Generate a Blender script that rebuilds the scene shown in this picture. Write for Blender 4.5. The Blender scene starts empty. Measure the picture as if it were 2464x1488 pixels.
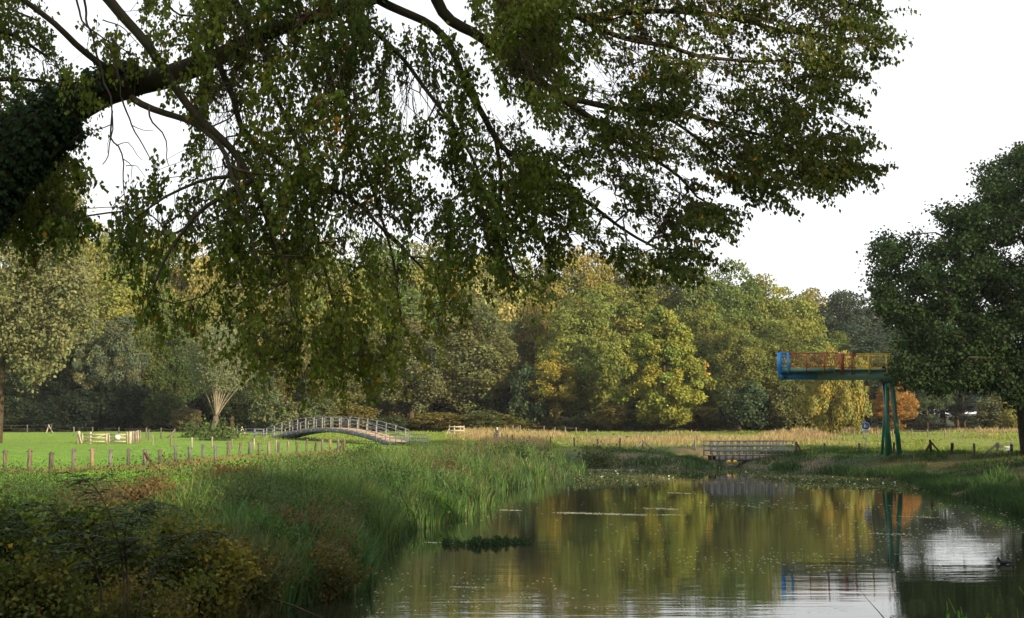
import bpy, math
import numpy as np
from mathutils import Vector

# ------------------------------------------------------------ camera, light
S = bpy.context.scene
CAMZ = 3.5
F = 3080.0                       # focal length in units of a 2464-wide frame
CX, CY, HOR = 1232.0, 744.0, 1020.0
PITCH = math.atan((HOR - CY) / F)
cam = bpy.data.objects.new('camera', bpy.data.cameras.new('camera'))
S.collection.objects.link(cam)
cam.data.lens = 45.0
cam.data.sensor_width = 36.0
cam.data.clip_start = 0.1
cam.data.clip_end = 6000
cam.location = (0, 0, CAMZ)
cam.rotation_euler = (math.pi / 2 + PITCH, 0, 0)
S.camera = cam

SUN = Vector((0.69, -0.72, 0.0)).normalized()
SUN_EL = math.radians(17)
SUN = Vector((SUN.x * math.cos(SUN_EL), SUN.y * math.cos(SUN_EL), math.sin(SUN_EL)))
w = bpy.data.worlds.new('World')
S.world = w
w.use_nodes = True
nt = w.node_tree
bg = nt.nodes['Background']
sky = nt.nodes.new('ShaderNodeTexSky')
sky.sky_type = 'NISHITA'
sky.sun_disc = False
sky.sun_elevation = SUN_EL
sky.sun_rotation = math.atan2(SUN.x, SUN.y)
sky.air_density = 1.0
sky.dust_density = 3.0
sky.ozone_density = 1.0
veil = nt.nodes.new('ShaderNodeMixRGB')       # thin white cloud veil over the sky
veil.blend_type = 'MIX'
veil.inputs[0].default_value = 0.78
veil.inputs[2].default_value = (9.3, 9.3, 9.3, 1)
nt.links.new(sky.outputs[0], veil.inputs[1])
nt.links.new(veil.outputs[0], bg.inputs[0])
bg.inputs[1].default_value = 0.075

sl = bpy.data.lights.new('sun', 'SUN')
sl.energy = 5.0
sl.angle = math.radians(0.6)
sl.color = (1.0, 0.81, 0.52)
so = bpy.data.objects.new('sun', sl)
so.rotation_euler = SUN.to_track_quat('Z', 'Y').to_euler()
so.location = (60, -40, 60)
S.collection.objects.link(so)

S.view_settings.view_transform = 'Standard'
S.view_settings.look = 'None'
S.view_settings.exposure = 1.05
S.view_settings.gamma = 1.0
S.view_settings.use_curve_mapping = False
S.render.engine = 'CYCLES'
cy = S.cycles
cy.max_bounces = 6
cy.diffuse_bounces = 3
cy.glossy_bounces = 3
cy.transmission_bounces = 3
cy.transparent_max_bounces = 4
cy.caustics_reflective = False
cy.caustics_refractive = False

COL = S.collection
R = np.random.default_rng(7)

# ------------------------------------------------------------ helpers
def P(px, py, Y):
    """world point at depth Y (metres ahead) seen in direction px,py"""
    u = px - CX; v = CY - py
    dy = F * math.cos(PITCH) - v * math.sin(PITCH)
    dz = F * math.sin(PITCH) + v * math.cos(PITCH)
    t = Y / dy
    return np.array([u * t, Y, CAMZ + dz * t])

def nrm(a):
    return a / np.maximum(np.linalg.norm(a, axis=-1, keepdims=True), 1e-9)

def mesh_np(name, V, polys, mat, parent=None, tint=None, smooth=False):
    """V (n,3); polys list of int arrays (m,k)"""
    me = bpy.data.meshes.new(name)
    V = np.ascontiguousarray(V, dtype=np.float32)
    me.vertices.add(len(V))
    me.vertices.foreach_set('co', V.ravel())
    nl = sum(p.size for p in polys); npol = sum(len(p) for p in polys)
    me.loops.add(nl); me.polygons.add(npol)
    li = np.concatenate([p.ravel() for p in polys]).astype(np.int32)
    tot = np.concatenate([np.full(len(p), p.shape[1]) for p in polys]).astype(np.int32)
    st = np.concatenate([[0], np.cumsum(tot)[:-1]]).astype(np.int32)
    me.loops.foreach_set('vertex_index', li)
    me.polygons.foreach_set('loop_start', st)
    me.polygons.foreach_set('loop_total', tot)
    if smooth:
        me.polygons.foreach_set('use_smooth', np.ones(npol, dtype=bool))
    if tint is not None:
        at = me.attributes.new('tint', 'FLOAT_COLOR', 'POINT')
        c = np.ones((len(V), 4), dtype=np.float32); c[:, :3] = tint
        at.data.foreach_set('color', c.ravel())
    me.update(calc_edges=True)
    if mat: me.materials.append(mat)
    o = bpy.data.objects.new(name, me)
    COL.objects.link(o)
    if parent is not None: o.parent = parent
    return o

def tag(o, label=None, cat=None, group=None, kind=None):
    if label: o['label'] = label
    if cat: o['category'] = cat
    if group: o['group'] = group
    if kind: o['kind'] = kind
    return o

def empty(name, loc, rz=0.0, label=None, cat=None, group=None):
    o = bpy.data.objects.new(name, None)
    o.empty_display_size = 0.3
    o.location = [float(a) for a in loc]
    o.rotation_euler = (0, 0, rz)
    COL.objects.link(o)
    return tag(o, label, cat, group)

def copy_tree(o, parent=None):
    c = o.copy(); COL.objects.link(c)
    if parent is not None: c.parent = parent
    for ch in [x for x in ALLCH.get(o.name, [])]:
        k = copy_tree(ch, c)
    return c
ALLCH = {}

# value noise
class VN:
    def __init__(s, seed, n=128):
        s.n = n; s.g = np.random.default_rng(seed).random((n, n))
    def __call__(s, x, y):
        x = np.asarray(x, float); y = np.asarray(y, float)
        xi = np.floor(x).astype(int); yi = np.floor(y).astype(int)
        fx = x - xi; fy = y - yi
        fx = fx * fx * (3 - 2 * fx); fy = fy * fy * (3 - 2 * fy)
        g = s.g; n = s.n
        a = g[xi % n, yi % n]; b = g[(xi + 1) % n, yi % n]
        c = g[xi % n, (yi + 1) % n]; d = g[(xi + 1) % n, (yi + 1) % n]
        return (a * (1 - fx) + b * fx) * (1 - fy) + (c * (1 - fx) + d * fx) * fy
VN1, VN2, VN3, VN4 = VN(1), VN(2), VN(3), VN(4)

def lerp(a, b, t):
    t = np.asarray(t)[..., None]
    return np.asarray(a) * (1 - t) + np.asarray(b) * t

def sstep(a, b, x):
    t = np.clip((np.asarray(x, float) - a) / (b - a), 0, 1)
    return t * t * (3 - 2 * t)

# ------------------------------------------------------------ materials
def new_mat(name):
    m = bpy.data.materials.new(name); m.use_nodes = True
    n = m.node_tree
    for x in list(n.nodes): n.nodes.remove(x)
    out = n.nodes.new('ShaderNodeOutputMaterial')
    return m, n, out

def foliage_mat(name, trans=0.35, rough=0.5, spec=0.35):
    m, n, out = new_mat(name)
    oi = n.nodes.new('ShaderNodeObjectInfo')
    at = n.nodes.new('ShaderNodeAttribute'); at.attribute_name = 'tint'
    mul = n.nodes.new('ShaderNodeMixRGB'); mul.blend_type = 'MULTIPLY'; mul.inputs[0].default_value = 1
    n.links.new(oi.outputs['Color'], mul.inputs[1]); n.links.new(at.outputs['Color'], mul.inputs[2])
    p = n.nodes.new('ShaderNodeBsdfPrincipled')
    p.inputs['Roughness'].default_value = rough
    p.inputs['Specular IOR Level'].default_value = spec
    t = n.nodes.new('ShaderNodeBsdfTranslucent')
    hs = n.nodes.new('ShaderNodeMixRGB'); hs.blend_type = 'MULTIPLY'; hs.inputs[0].default_value = 1
    hs.inputs[2].default_value = (1.5, 1.45, 0.7, 1)
    mx = n.nodes.new('ShaderNodeMixShader'); mx.inputs[0].default_value = trans
    n.links.new(mul.outputs[0], p.inputs['Base Color'])
    n.links.new(mul.outputs[0], hs.inputs[1]); n.links.new(hs.outputs[0], t.inputs['Color'])
    n.links.new(p.outputs[0], mx.inputs[1]); n.links.new(t.outputs[0], mx.inputs[2])
    n.links.new(mx.outputs[0], out.inputs['Surface'])
    return m
M_LEAF = foliage_mat('leaf', 0.36, 0.55, 0.08)
M_FAR = foliage_mat('far_leaf', 0.25, 0.65, 0.08)
M_GRASS = foliage_mat('grass_blade', 0.3, 0.55, 0.15)

def solid(name, c1, c2=None, scale=8.0, rough=0.7, spec=0.4, bump=0.0, stretch=(1, 1, 1), metal=0.0, objcol=False):
    m, n, out = new_mat(name)
    p = n.nodes.new('ShaderNodeBsdfPrincipled')
    p.inputs['Roughness'].default_value = rough
    p.inputs['Specular IOR Level'].default_value = spec
    p.inputs['Metallic'].default_value = metal
    c2 = c2 or tuple(x * 0.6 for x in c1)
    tc = n.nodes.new('ShaderNodeTexCoord'); mp = n.nodes.new('ShaderNodeMapping')
    mp.inputs['Scale'].default_value = stretch
    nz = n.nodes.new('ShaderNodeTexNoise'); nz.inputs['Scale'].default_value = scale
    nz.inputs['Detail'].default_value = 6
    n.links.new(tc.outputs['Object'], mp.inputs[0]); n.links.new(mp.outputs[0], nz.inputs['Vector'])
    cr = n.nodes.new('ShaderNodeValToRGB')
    cr.color_ramp.elements[0].position = 0.35; cr.color_ramp.elements[1].position = 0.65
    cr.color_ramp.elements[0].color = (*c2, 1); cr.color_ramp.elements[1].color = (*c1, 1)
    n.links.new(nz.outputs[0], cr.inputs[0])
    col = cr.outputs[0]
    if objcol:
        oi = n.nodes.new('ShaderNodeObjectInfo')
        mu = n.nodes.new('ShaderNodeMixRGB'); mu.blend_type = 'MULTIPLY'; mu.inputs[0].default_value = 1
        n.links.new(col, mu.inputs[1]); n.links.new(oi.outputs['Color'], mu.inputs[2]); col = mu.outputs[0]
    n.links.new(col, p.inputs['Base Color'])
    if bump:
        b = n.nodes.new('ShaderNodeBump'); b.inputs['Strength'].default_value = bump
        b.inputs['Distance'].default_value = 0.05
        n.links.new(nz.outputs[0], b.inputs['Height']); n.links.new(b.outputs[0], p.inputs['Normal'])
    n.links.new(p.outputs[0], out.inputs['Surface'])
    return m
M_BARK = solid('bark', (0.085, 0.065, 0.04), (0.03, 0.024, 0.014), 10, 0.9, 0.2, 0.8, (1, 1, 0.3), objcol=True)
M_BARKM = solid('mossy_bark', (0.045, 0.032, 0.02), (0.02, 0.022, 0.009), 6, 0.9, 0.2, 0.8, (1, 1, 0.5), objcol=True)
M_POST = solid('weathered_post', (0.165, 0.155, 0.145), (0.065, 0.06, 0.058), 14, 0.85, 0.2, 0.5, (1, 1, 0.15), objcol=True)
M_GREYWOOD = solid('grey_wood', (0.19, 0.21, 0.26), (0.12, 0.135, 0.17), 8, 0.7, 0.3, 0.2, (0.3, 0.3, 1))
M_CREAMW = solid('cream_post', (0.30, 0.28, 0.24), (0.2, 0.19, 0.165), 8, 0.7, 0.3)
M_STEEL = solid('dull_steel', (0.12, 0.135, 0.17), (0.085, 0.095, 0.12), 3, 0.5, 0.4)
M_DECK = solid('deck_boards', (0.42, 0.30, 0.21), (0.28, 0.2, 0.14), 5, 0.8, 0.2)
M_BRICK = solid('orange_brick', (0.42, 0.19, 0.08), (0.28, 0.12, 0.05), 9, 0.85, 0.2)
M_CONC = solid('concrete', (0.32, 0.31, 0.29), (0.2, 0.2, 0.18), 4, 0.85, 0.2)
M_BLUE = solid('blue_paint', (0.02, 0.27, 0.75), (0.018, 0.22, 0.64), 3, 0.4, 0.5)
M_RED = solid('red_paint', (0.42, 0.06, 0.025), (0.3, 0.045, 0.02), 4, 0.45, 0.5)
M_YEL = solid('yellow_paint', (0.66, 0.44, 0.02), (0.5, 0.33, 0.02), 4, 0.45, 0.5)
M_GREEN = solid('green_paint', (0.0, 0.11, 0.07), (0.0, 0.085, 0.055), 3, 0.4, 0.5)
M_GGREEN = solid('grey_green_paint', (0.14, 0.27, 0.20), (0.11, 0.22, 0.165), 3, 0.5, 0.4)
M_WHITE = solid('white_paint', (0.8, 0.8, 0.8), (0.7, 0.7, 0.7), 3, 0.5, 0.4)
M_SIGNB = solid('sign_blue', (0.01, 0.10, 0.48), (0.01, 0.09, 0.42), 3, 0.4, 0.5)
M_ZINC = solid('zinc_pole', (0.4, 0.41, 0.42), (0.3, 0.31, 0.32), 6, 0.4, 0.5, metal=0.3)
M_BLACK = solid('black_plastic', (0.01, 0.01, 0.02), (0.008, 0.008, 0.012), 3, 0.5, 0.4)
M_FLOAT = solid('yellow_float', (0.75, 0.45, 0.03), (0.6, 0.34, 0.03), 5, 0.5, 0.5)
M_REDB = solid('red_berry', (0.28, 0.025, 0.01), (0.18, 0.015, 0.01), 20, 0.35, 0.5)
M_PALEWOOD = solid('pale_wood', (0.42, 0.37, 0.29), (0.24, 0.2, 0.16), 10, 0.8, 0.3, 0.3, (1, 1, 0.3))
M_TIMBER = solid('brown_timber', (0.10, 0.05, 0.03), (0.05, 0.028, 0.018), 10, 0.85, 0.2, 0.3)
M_COAT = solid('grey_coat', (0.10, 0.10, 0.13), (0.07, 0.07, 0.09), 10, 0.9, 0.2)
M_SKIN = solid('skin', (0.62, 0.40, 0.30), (0.55, 0.34, 0.26), 10, 0.6, 0.3)
M_HAIR = solid('white_hair', (0.75, 0.72, 0.68), (0.6, 0.58, 0.55), 20, 0.8, 0.3)
M_FEATHER = solid('black_feathers', (0.012, 0.012, 0.014), (0.006, 0.006, 0.008), 20, 0.6, 0.3)
M_WIRE = solid('fence_wire', (0.2, 0.2, 0.2), (0.15, 0.15, 0.15), 5, 0.5, 0.4)

# water
M_WATER, n, out = new_mat('river_water')
p = n.nodes.new('ShaderNodeBsdfPrincipled')
p.inputs['Base Color'].default_value = (0.014, 0.018, 0.009, 1)
p.inputs['Roughness'].default_value = 0.03
p.inputs['IOR'].default_value = 1.5
p.inputs['Specular IOR Level'].default_value = 0.7
tc = n.nodes.new('ShaderNodeTexCoord')
def wave(scale, sx, sy, det):
    mp = n.nodes.new('ShaderNodeMapping'); mp.inputs['Scale'].default_value = (sx, sy, 1)
    nz = n.nodes.new('ShaderNodeTexNoise'); nz.inputs['Scale'].default_value = scale; nz.inputs['Detail'].default_value = det
    n.links.new(tc.outputs['Object'], mp.inputs[0]); n.links.new(mp.outputs[0], nz.inputs['Vector'])
    return nz.outputs[0]
a = wave(1.0, 0.9, 5.0, 3); b2 = wave(1.0, 0.25, 1.1, 2); c3 = wave(0.09, 1, 1.6, 2)
ma = n.nodes.new('ShaderNodeMath'); ma.operation = 'MULTIPLY'
cr = n.nodes.new('ShaderNodeValToRGB'); cr.color_ramp.elements[0].position = 0.38; cr.color_ramp.elements[1].position = 0.66
cr.color_ramp.elements[0].color = (0.12, 0.12, 0.12, 1)
n.links.new(c3, cr.inputs[0]); n.links.new(a, ma.inputs[0]); n.links.new(cr.outputs[0], ma.inputs[1])
ad = n.nodes.new('ShaderNodeMath'); ad.operation = 'MULTIPLY_ADD'; ad.inputs[1].default_value = 1.2
n.links.new(b2, ad.inputs[0]); n.links.new(ma.outputs[0], ad.inputs[2])
bm_ = n.nodes.new('ShaderNodeBump'); bm_.inputs['Strength'].default_value = 1.0; bm_.inputs['Distance'].default_value = 0.0026
sx_ = n.nodes.new('ShaderNodeSeparateXYZ'); n.links.new(tc.outputs['Object'], sx_.inputs[0])
mr = n.nodes.new('ShaderNodeMapRange'); mr.inputs[1].default_value = 24; mr.inputs[2].default_value = 52; mr.inputs[3].default_value = 1.8; mr.inputs[4].default_value = 0.8
n.links.new(sx_.outputs[1], mr.inputs[0])        # breezier water downstream, calm by the far shore
mm = n.nodes.new('ShaderNodeMath'); mm.operation = 'MULTIPLY'; n.links.new(ad.outputs[0], mm.inputs[0]); n.links.new(mr.outputs[0], mm.inputs[1])
n.links.new(mm.outputs[0], bm_.inputs['Height']); n.links.new(bm_.outputs[0], p.inputs['Normal'])
n.links.new(p.outputs[0], out.inputs['Surface'])

# ground
M_GROUND, n, out = new_mat('ground_soil')
p = n.nodes.new('ShaderNodeBsdfPrincipled'); p.inputs['Roughness'].default_value = 0.9; p.inputs['Specular IOR Level'].default_value = 0.15
at = n.nodes.new('ShaderNodeAttribute'); at.attribute_name = 'tint'
tc = n.nodes.new('ShaderNodeTexCoord')
nz = n.nodes.new('ShaderNodeTexNoise'); nz.inputs['Scale'].default_value = 0.9; nz.inputs['Detail'].default_value = 9; nz.inputs['Roughness'].default_value = 0.7
n.links.new(tc.outputs['Object'], nz.inputs['Vector'])
cr = n.nodes.new('ShaderNodeValToRGB'); cr.color_ramp.elements[0].position = 0.3; cr.color_ramp.elements[1].position = 0.72
cr.color_ramp.elements[0].color = (0.62, 0.66, 0.6, 1); cr.color_ramp.elements[1].color = (1.35, 1.25, 1.1, 1)
mu = n.nodes.new('ShaderNodeMixRGB'); mu.blend_type = 'MULTIPLY'; mu.inputs[0].default_value = 1
n.links.new(nz.outputs[0], cr.inputs[0]); n.links.new(at.outputs['Color'], mu.inputs[1]); n.links.new(cr.outputs[0], mu.inputs[2])
bp = n.nodes.new('ShaderNodeBump'); bp.inputs['Distance'].default_value = 0.12; bp.inputs['Strength'].default_value = 0.8
n.links.new(nz.outputs[0], bp.inputs['Height']); n.links.new(bp.outputs[0], p.inputs['Normal'])
n.links.new(mu.outputs[0], p.inputs['Base Color']); n.links.new(p.outputs[0], out.inputs['Surface'])

# ------------------------------------------------------------ terrain
def Wp(px, py):
    Y = CAMZ * F / (py - HOR)
    return ((px - CX) / F * Y, Y)
SHORE = [(-1.0, 9), (-3.2, 15), Wp(600, 1488), Wp(690, 1446), Wp(850, 1424), Wp(866, 1385), Wp(880, 1335), Wp(985, 1272),
         Wp(1085, 1250), Wp(1178, 1216), Wp(1165, 1190), Wp(1215, 1176), Wp(1330, 1152), Wp(1395, 1143), Wp(1400, 1124),
         Wp(1500, 1119), Wp(1620, 1128), Wp(1735, 1131), (15.9, 118), (18.2, 118), Wp(1800, 1130), Wp(1900, 1137), Wp(2000, 1144),
         Wp(2150, 1154), Wp(2250, 1184), Wp(2330, 1199), Wp(2464, 1240), (17.5, 40), (15.5, 30), (14, 9)]
SH = np.array(SHORE)
def shore_dist(X, Y):
    """signed distance to the shoreline, positive on land"""
    X = np.asarray(X, float); Y = np.asarray(Y, float)
    best = np.full(X.shape, 1e9); inside = np.zeros(X.shape, bool)
    for i in range(len(SH)):
        a = SH[i]; b = SH[(i + 1) % len(SH)]
        ab = b - a
        t = np.clip(((X - a[0]) * ab[0] + (Y - a[1]) * ab[1]) / (ab @ ab), 0, 1)
        d = np.hypot(X - a[0] - t * ab[0], Y - a[1] - t * ab[1])
        best = np.minimum(best, d)
        c = ((a[1] > Y) != (b[1] > Y))
        with np.errstate(divide='ignore', invalid='ignore'):
            xi = a[0] + (Y - a[1]) / (b[1] - a[1] if b[1] != a[1] else 1e-9) * ab[0]
        inside ^= c & (X < xi)
    return np.where(inside, -best, best)
def hgt(X, Y, d=None):
    X = np.asarray(X, float); Y = np.asarray(Y, float)
    if d is None: d = shore_dist(X, Y)
    right = sstep(4, 9, X - (Y - 97) * 0.0) if False else sstep(3, 7, X)
    top = 1.0 + 0.36 * right * (1 - sstep(100, 118, Y)) + 0.9 * (1 - sstep(4, 12, Y))
    top = top + 1.3 * sstep(95, 180, Y) + (13 * sstep(225, 380, Y) + 10 * sstep(380, 600, Y)) * (1 - .75 * sstep(60, 110, X))
    bw = 4.0 + 4.5 * np.maximum(right, sstep(98, 104, Y))
    inl = np.exp(-((X - 17) / 3.5) ** 2) * sstep(97, 103, Y)
    bw = bw * (1 - inl) + 2.3 * inl
    land = top * (1 - (1 - np.clip(d / bw, 0, 1)) ** 1.7)
    land = land + (VN1(X * .35, Y * .35) - .5) * 0.14 * np.clip(d / 2, 0, 1) + (VN2(X * .09, Y * .09) - .5) * 0.2 * np.clip(d / 6, 0, 1)
    wat = np.maximum(-1.0, d * 0.35)
    return np.where(d > 0, land, wat)
def G(px, py, Ymax=400):
    """point where the ray through px,py meets the terrain"""
    Ys = np.concatenate([np.arange(10, 120, .25), np.arange(120, Ymax, .8)])
    t = (px - CX) / F
    zr = CAMZ - (py - HOR) / F * Ys
    z = hgt(t * Ys, Ys)
    k = np.argmax(zr <= z) if np.any(zr <= z) else len(Ys) - 1
    return np.array([t * Ys[k], Ys[k], z[k]])
def on_ground(x, y):
    return float(hgt(np.array([x]), np.array([y]))[0])

def ground_tint(X, Y, d):
    base = np.tile(np.array([0.085, 0.20, 0.022]), (len(X), 1))
    n1 = VN3(X * .12, Y * .05); n2 = VN4(X * .5, Y * .25)
    base = lerp(base[0], (0.15, 0.23, 0.035), np.clip(n1 * 0.5 + .5 * sstep(95, 135, Y), 0, 1))
    dry = np.clip(n2 * 1.2 - .3, 0, 1)
    yb = sstep(100, 118, Y) * sstep(-14, -4, X)                # weedy meadow on the right
    base = base * (1 - (yb * .6)[:, None]) + np.array([.17, .16, .06]) * (yb * .6)[:, None]
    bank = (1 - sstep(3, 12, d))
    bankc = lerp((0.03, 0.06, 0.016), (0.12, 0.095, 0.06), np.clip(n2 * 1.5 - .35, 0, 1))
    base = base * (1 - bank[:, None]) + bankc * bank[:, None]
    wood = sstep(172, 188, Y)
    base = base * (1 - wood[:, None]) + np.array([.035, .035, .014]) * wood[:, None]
    wet = (d < 0.25)
    base[wet] = (0.02, 0.018, 0.01)
    return base
xs = np.concatenate([np.array([-3000, -1500, -700, -400, -300]), np.arange(-250, -60, 6), np.arange(-60, -25, 2.0),
                     np.arange(-25, 45, 0.5), np.arange(45, 80, 2), np.arange(80, 250, 6), np.array([300, 400, 700, 1500, 3000])])
ys = np.concatenate([np.array([-800, -300, -120, -60, -30, -10]), np.arange(0, 125, 0.5), np.arange(125, 200, 2),
                     np.arange(200, 420, 8), np.array([450, 600, 1000, 2000, 4500])])
gx, gy = np.meshgrid(xs, ys)
fx, fy = gx.ravel(), gy.ravel()
dd = shore_dist(fx, fy)
fz = hgt(fx, fy, dd)
nx_, ny_ = len(xs), len(ys)
idx = np.arange(nx_ * ny_).reshape(ny_, nx_)
q = np.stack([idx[:-1, :-1], idx[:-1, 1:], idx[1:, 1:], idx[1:, :-1]], -1).reshape(-1, 4)
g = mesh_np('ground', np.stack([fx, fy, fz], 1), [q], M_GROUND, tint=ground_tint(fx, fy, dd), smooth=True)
tag(g, kind='structure')
wx0, wx1, wy0, wy1 = -12, 34, 6, 121
wv = np.array([[wx0, wy0, 0], [wx1, wy0, 0], [wx1, wy1, 0], [wx0, wy1, 0]], float)
wtr = mesh_np('river_water', wv, [np.array([[0, 1, 2, 3]])], M_WATER)
tag(wtr, kind='structure')

# ------------------------------------------------------------ leaves, grass, tubes
def leaves_geom(C, A, N, L, Wd, tint, fold=0.18):
    n = len(C)
    A = nrm(A); Sd = nrm(np.cross(A, N)); N = nrm(np.cross(Sd, A))
    L = np.broadcast_to(L, (n,))[:, None]; Wd = np.broadcast_to(Wd, (n,))[:, None]
    b = C; t = C + A * L
    m = C + A * L * 0.38
    l = m + Sd * Wd * .5 + N * Wd * fold; r = m - Sd * Wd * .5 + N * Wd * fold
    V = np.stack([b, r, t, l], 1).reshape(-1, 3)
    i = np.arange(n)[:, None] * 4
    T = np.concatenate([i + np.array([[0, 1, 2]]), i + np.array([[0, 2, 3]])])
    tt = np.repeat(tint, 4, axis=0)
    return V, T, tt

def blades_geom(Pp, H, Wd, az, lean, tint, rng):
    n = len(Pp)
    up = np.zeros((n, 3)); up[:, 2] = 1
    ld = np.stack([np.cos(az), np.sin(az), np.zeros(n)], 1)
    sa = rng.uniform(0, 2 * np.pi, n)
    sd = np.stack([np.cos(sa), np.sin(sa), np.zeros(n)], 1)
    H_ = H[:, None]; ln = lean[:, None]; W_ = Wd[:, None]
    mid = Pp + up * H_ * .55 + ld * H_ * ln * .3
    tip = Pp + up * H_ * (1 - .35 * ln) + ld * H_ * ln
    V = np.stack([Pp - sd * W_ * .5, Pp + sd * W_ * .5, mid - sd * W_ * .4, mid + sd * W_ * .4, tip], 1).reshape(-1, 3)
    i = np.arange(n)[:, None] * 5
    T = np.concatenate([i + np.array([[0, 1, 3]]), i + np.array([[0, 3, 2]]), i + np.array([[2, 3, 4]])])
    return V, T, np.repeat(tint, 5, axis=0)

def tube_geom(pts, rad, k=8, cap=True):
    pts = np.asarray(pts, float); rad = np.asarray(rad, float)
    n = len(pts)
    tg = nrm(np.gradient(pts, axis=0))
    ref = np.array([0, 0, 1.0]) if abs(tg[0][2]) < .9 else np.array([1.0, 0, 0])
    V = []
    u = nrm(np.cross(tg[0], ref))
    for i in range(n):
        u = nrm(u - tg[i] * (u @ tg[i])); v = np.cross(tg[i], u)
        an = np.arange(k) * 2 * np.pi / k
        V.append(pts[i] + rad[i] * (np.cos(an)[:, None] * u + np.sin(an)[:, None] * v))
    V = np.concatenate(V)
    i0 = np.arange((n - 1) * k).reshape(n - 1, k)
    i1 = np.roll(i0, -1, axis=1)
    Q = np.stack([i0, i1, i1 + k, i0 + k], -1).reshape(-1, 4)
    Ts = []
    if cap:
        V = np.concatenate([V, pts[:1], pts[-1:]])
        c0, c1 = n * k, n * k + 1
        a = np.arange(k); b = (a + 1) % k
        Ts = np.concatenate([np.stack([np.full(k, c0), b, a], 1), np.stack([np.full(k, c1), a + (n - 1) * k, b + (n - 1) * k], 1)])
        return V, Q, Ts
    return V, Q, None

class MB:
    """collects pieces into one mesh"""
    def __init__(s): s.V = []; s.Q = []; s.T = []; s.n = 0
    def add(s, V, Q=None, T=None):
        V = np.asarray(V, float)
        if Q is not None and len(Q): s.Q.append(np.asarray(Q) + s.n)
        if T is not None and len(T): s.T.append(np.asarray(T) + s.n)
        s.V.append(V); s.n += len(V); return s
    def tube(s, pts, rad, k=8):
        pts = np.asarray(pts, float)
        if np.isscalar(rad): rad = np.full(len(pts), rad)
        V, Q, T = tube_geom(pts, rad, k); return s.add(V, Q, T)
    def beam(s, a, b, wd, ht, up=(0, 0, 1)):
        """rectangular bar from a to b, wd across, ht along up"""
        a = np.asarray(a, float); b = np.asarray(b, float); d = nrm(b - a); up = np.asarray(up, float)
        sd = np.cross(d, up); sd = nrm(sd) if np.linalg.norm(sd) > 1e-6 else np.array([1., 0, 0])
        u = nrm(np.cross(sd, d))
        c = [a - sd * wd / 2 - u * ht / 2, a + sd * wd / 2 - u * ht / 2, a + sd * wd / 2 + u * ht / 2, a - sd * wd / 2 + u * ht / 2]
        V = np.array(c + [x + (b - a) for x in c])
        return s.add(V, [[3, 2, 1, 0], [4, 5, 6, 7], [0, 1, 5, 4], [1, 2, 6, 5], [2, 3, 7, 6], [3, 0, 4, 7]])
    def box(s, c, sx, sy, sz, rz=0):
        x, y, z = sx / 2, sy / 2, sz / 2
        V = np.array([[-x, -y, -z], [x, -y, -z], [x, y, -z], [-x, y, -z], [-x, -y, z], [x, -y, z], [x, y, z], [-x, y, z]])
        cs, sn = math.cos(rz), math.sin(rz)
        V = V @ np.array([[cs, sn, 0], [-sn, cs, 0], [0, 0, 1]]) + np.asarray(c)
        return s.add(V, [[3, 2, 1, 0], [4, 5, 6, 7], [0, 1, 5, 4], [1, 2, 6, 5], [2, 3, 7, 6], [3, 0, 4, 7]])
    def ball(s, c, rx, ry, rz, nu=12, nv=8):
        V = [[0, 0, -1]]
        for j in range(1, nv):
            th = -math.pi / 2 + math.pi * j / nv
            for i in range(nu):
                ph = 2 * math.pi * i / nu
                V.append([math.cos(th) * math.cos(ph), math.cos(th) * math.sin(ph), math.sin(th)])
        V.append([0, 0, 1]); V = np.array(V) * [rx, ry, rz] + np.asarray(c)
        T = []; Q = []
        for i in range(nu):
            T.append([0, 1 + (i + 1) % nu, 1 + i]); L = 1 + (nv - 2) * nu
            T.append([len(V) - 1, L + i, L + (i + 1) % nu])
            for j in range(nv - 2):
                a = 1 + j * nu
                Q.append([a + i, a + (i + 1) % nu, a + nu + (i + 1) % nu, a + nu + i])
        return s.add(V, Q, T)
    def build(s, name, mat, parent=None, smooth=False, off=None):
        V = np.concatenate(s.V)
        if off is not None: V = V - np.asarray(off)
        po = []
        if s.Q: po.append(np.concatenate([np.asarray(q) for q in s.Q]))
        if s.T: po.append(np.concatenate([np.asarray(t) for t in s.T]))
        o = mesh_np(name, V, po, mat, parent, smooth=smooth)
        if parent is not None: ALLCH.setdefault(parent.name, []).append(o)
        return o

def in_poly(poly, x, y):
    poly = np.asarray(poly, float); ins = np.zeros(x.shape, bool)
    for i in range(len(poly)):
        a = poly[i]; b = poly[(i + 1) % len(poly)]
        if a[1] == b[1]: continue
        c = ((a[1] > y) != (b[1] > y))
        ins ^= c & (x < a[0] + (y - a[1]) / (b[1] - a[1]) * (b[0] - a[0]))
    return ins
def sample_poly(poly, n, rng):
    poly = np.asarray(poly, float); lo = poly.min(0); hi = poly.max(0); out = np.zeros((0, 2))
    while len(out) < n:
        p = rng.uniform(lo, hi, (n * 3, 2)); p = p[in_poly(poly, p[:, 0], p[:, 1])]
        out = np.concatenate([out, p])
    return out[:n]

def resample(pts, step):
    pts = np.asarray(pts, float)
    # Catmull-Rom through the points
    out = []
    ext = np.concatenate([[2 * pts[0] - pts[1]], pts, [2 * pts[-1] - pts[-2]]])
    for i in range(1, len(ext) - 2):
        p0, p1, p2, p3 = ext[i - 1], ext[i], ext[i + 1], ext[i + 2]
        m = max(2, int(np.linalg.norm(p2 - p1) / step))
        for t in np.arange(m) / m:
            out.append(.5 * ((2 * p1) + (-p0 + p2) * t + (2 * p0 - 5 * p1 + 4 * p2 - p3) * t * t + (-p0 + 3 * p1 - 3 * p2 + p3) * t ** 3))
    out.append(pts[-1])
    return np.array(out)

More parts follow.
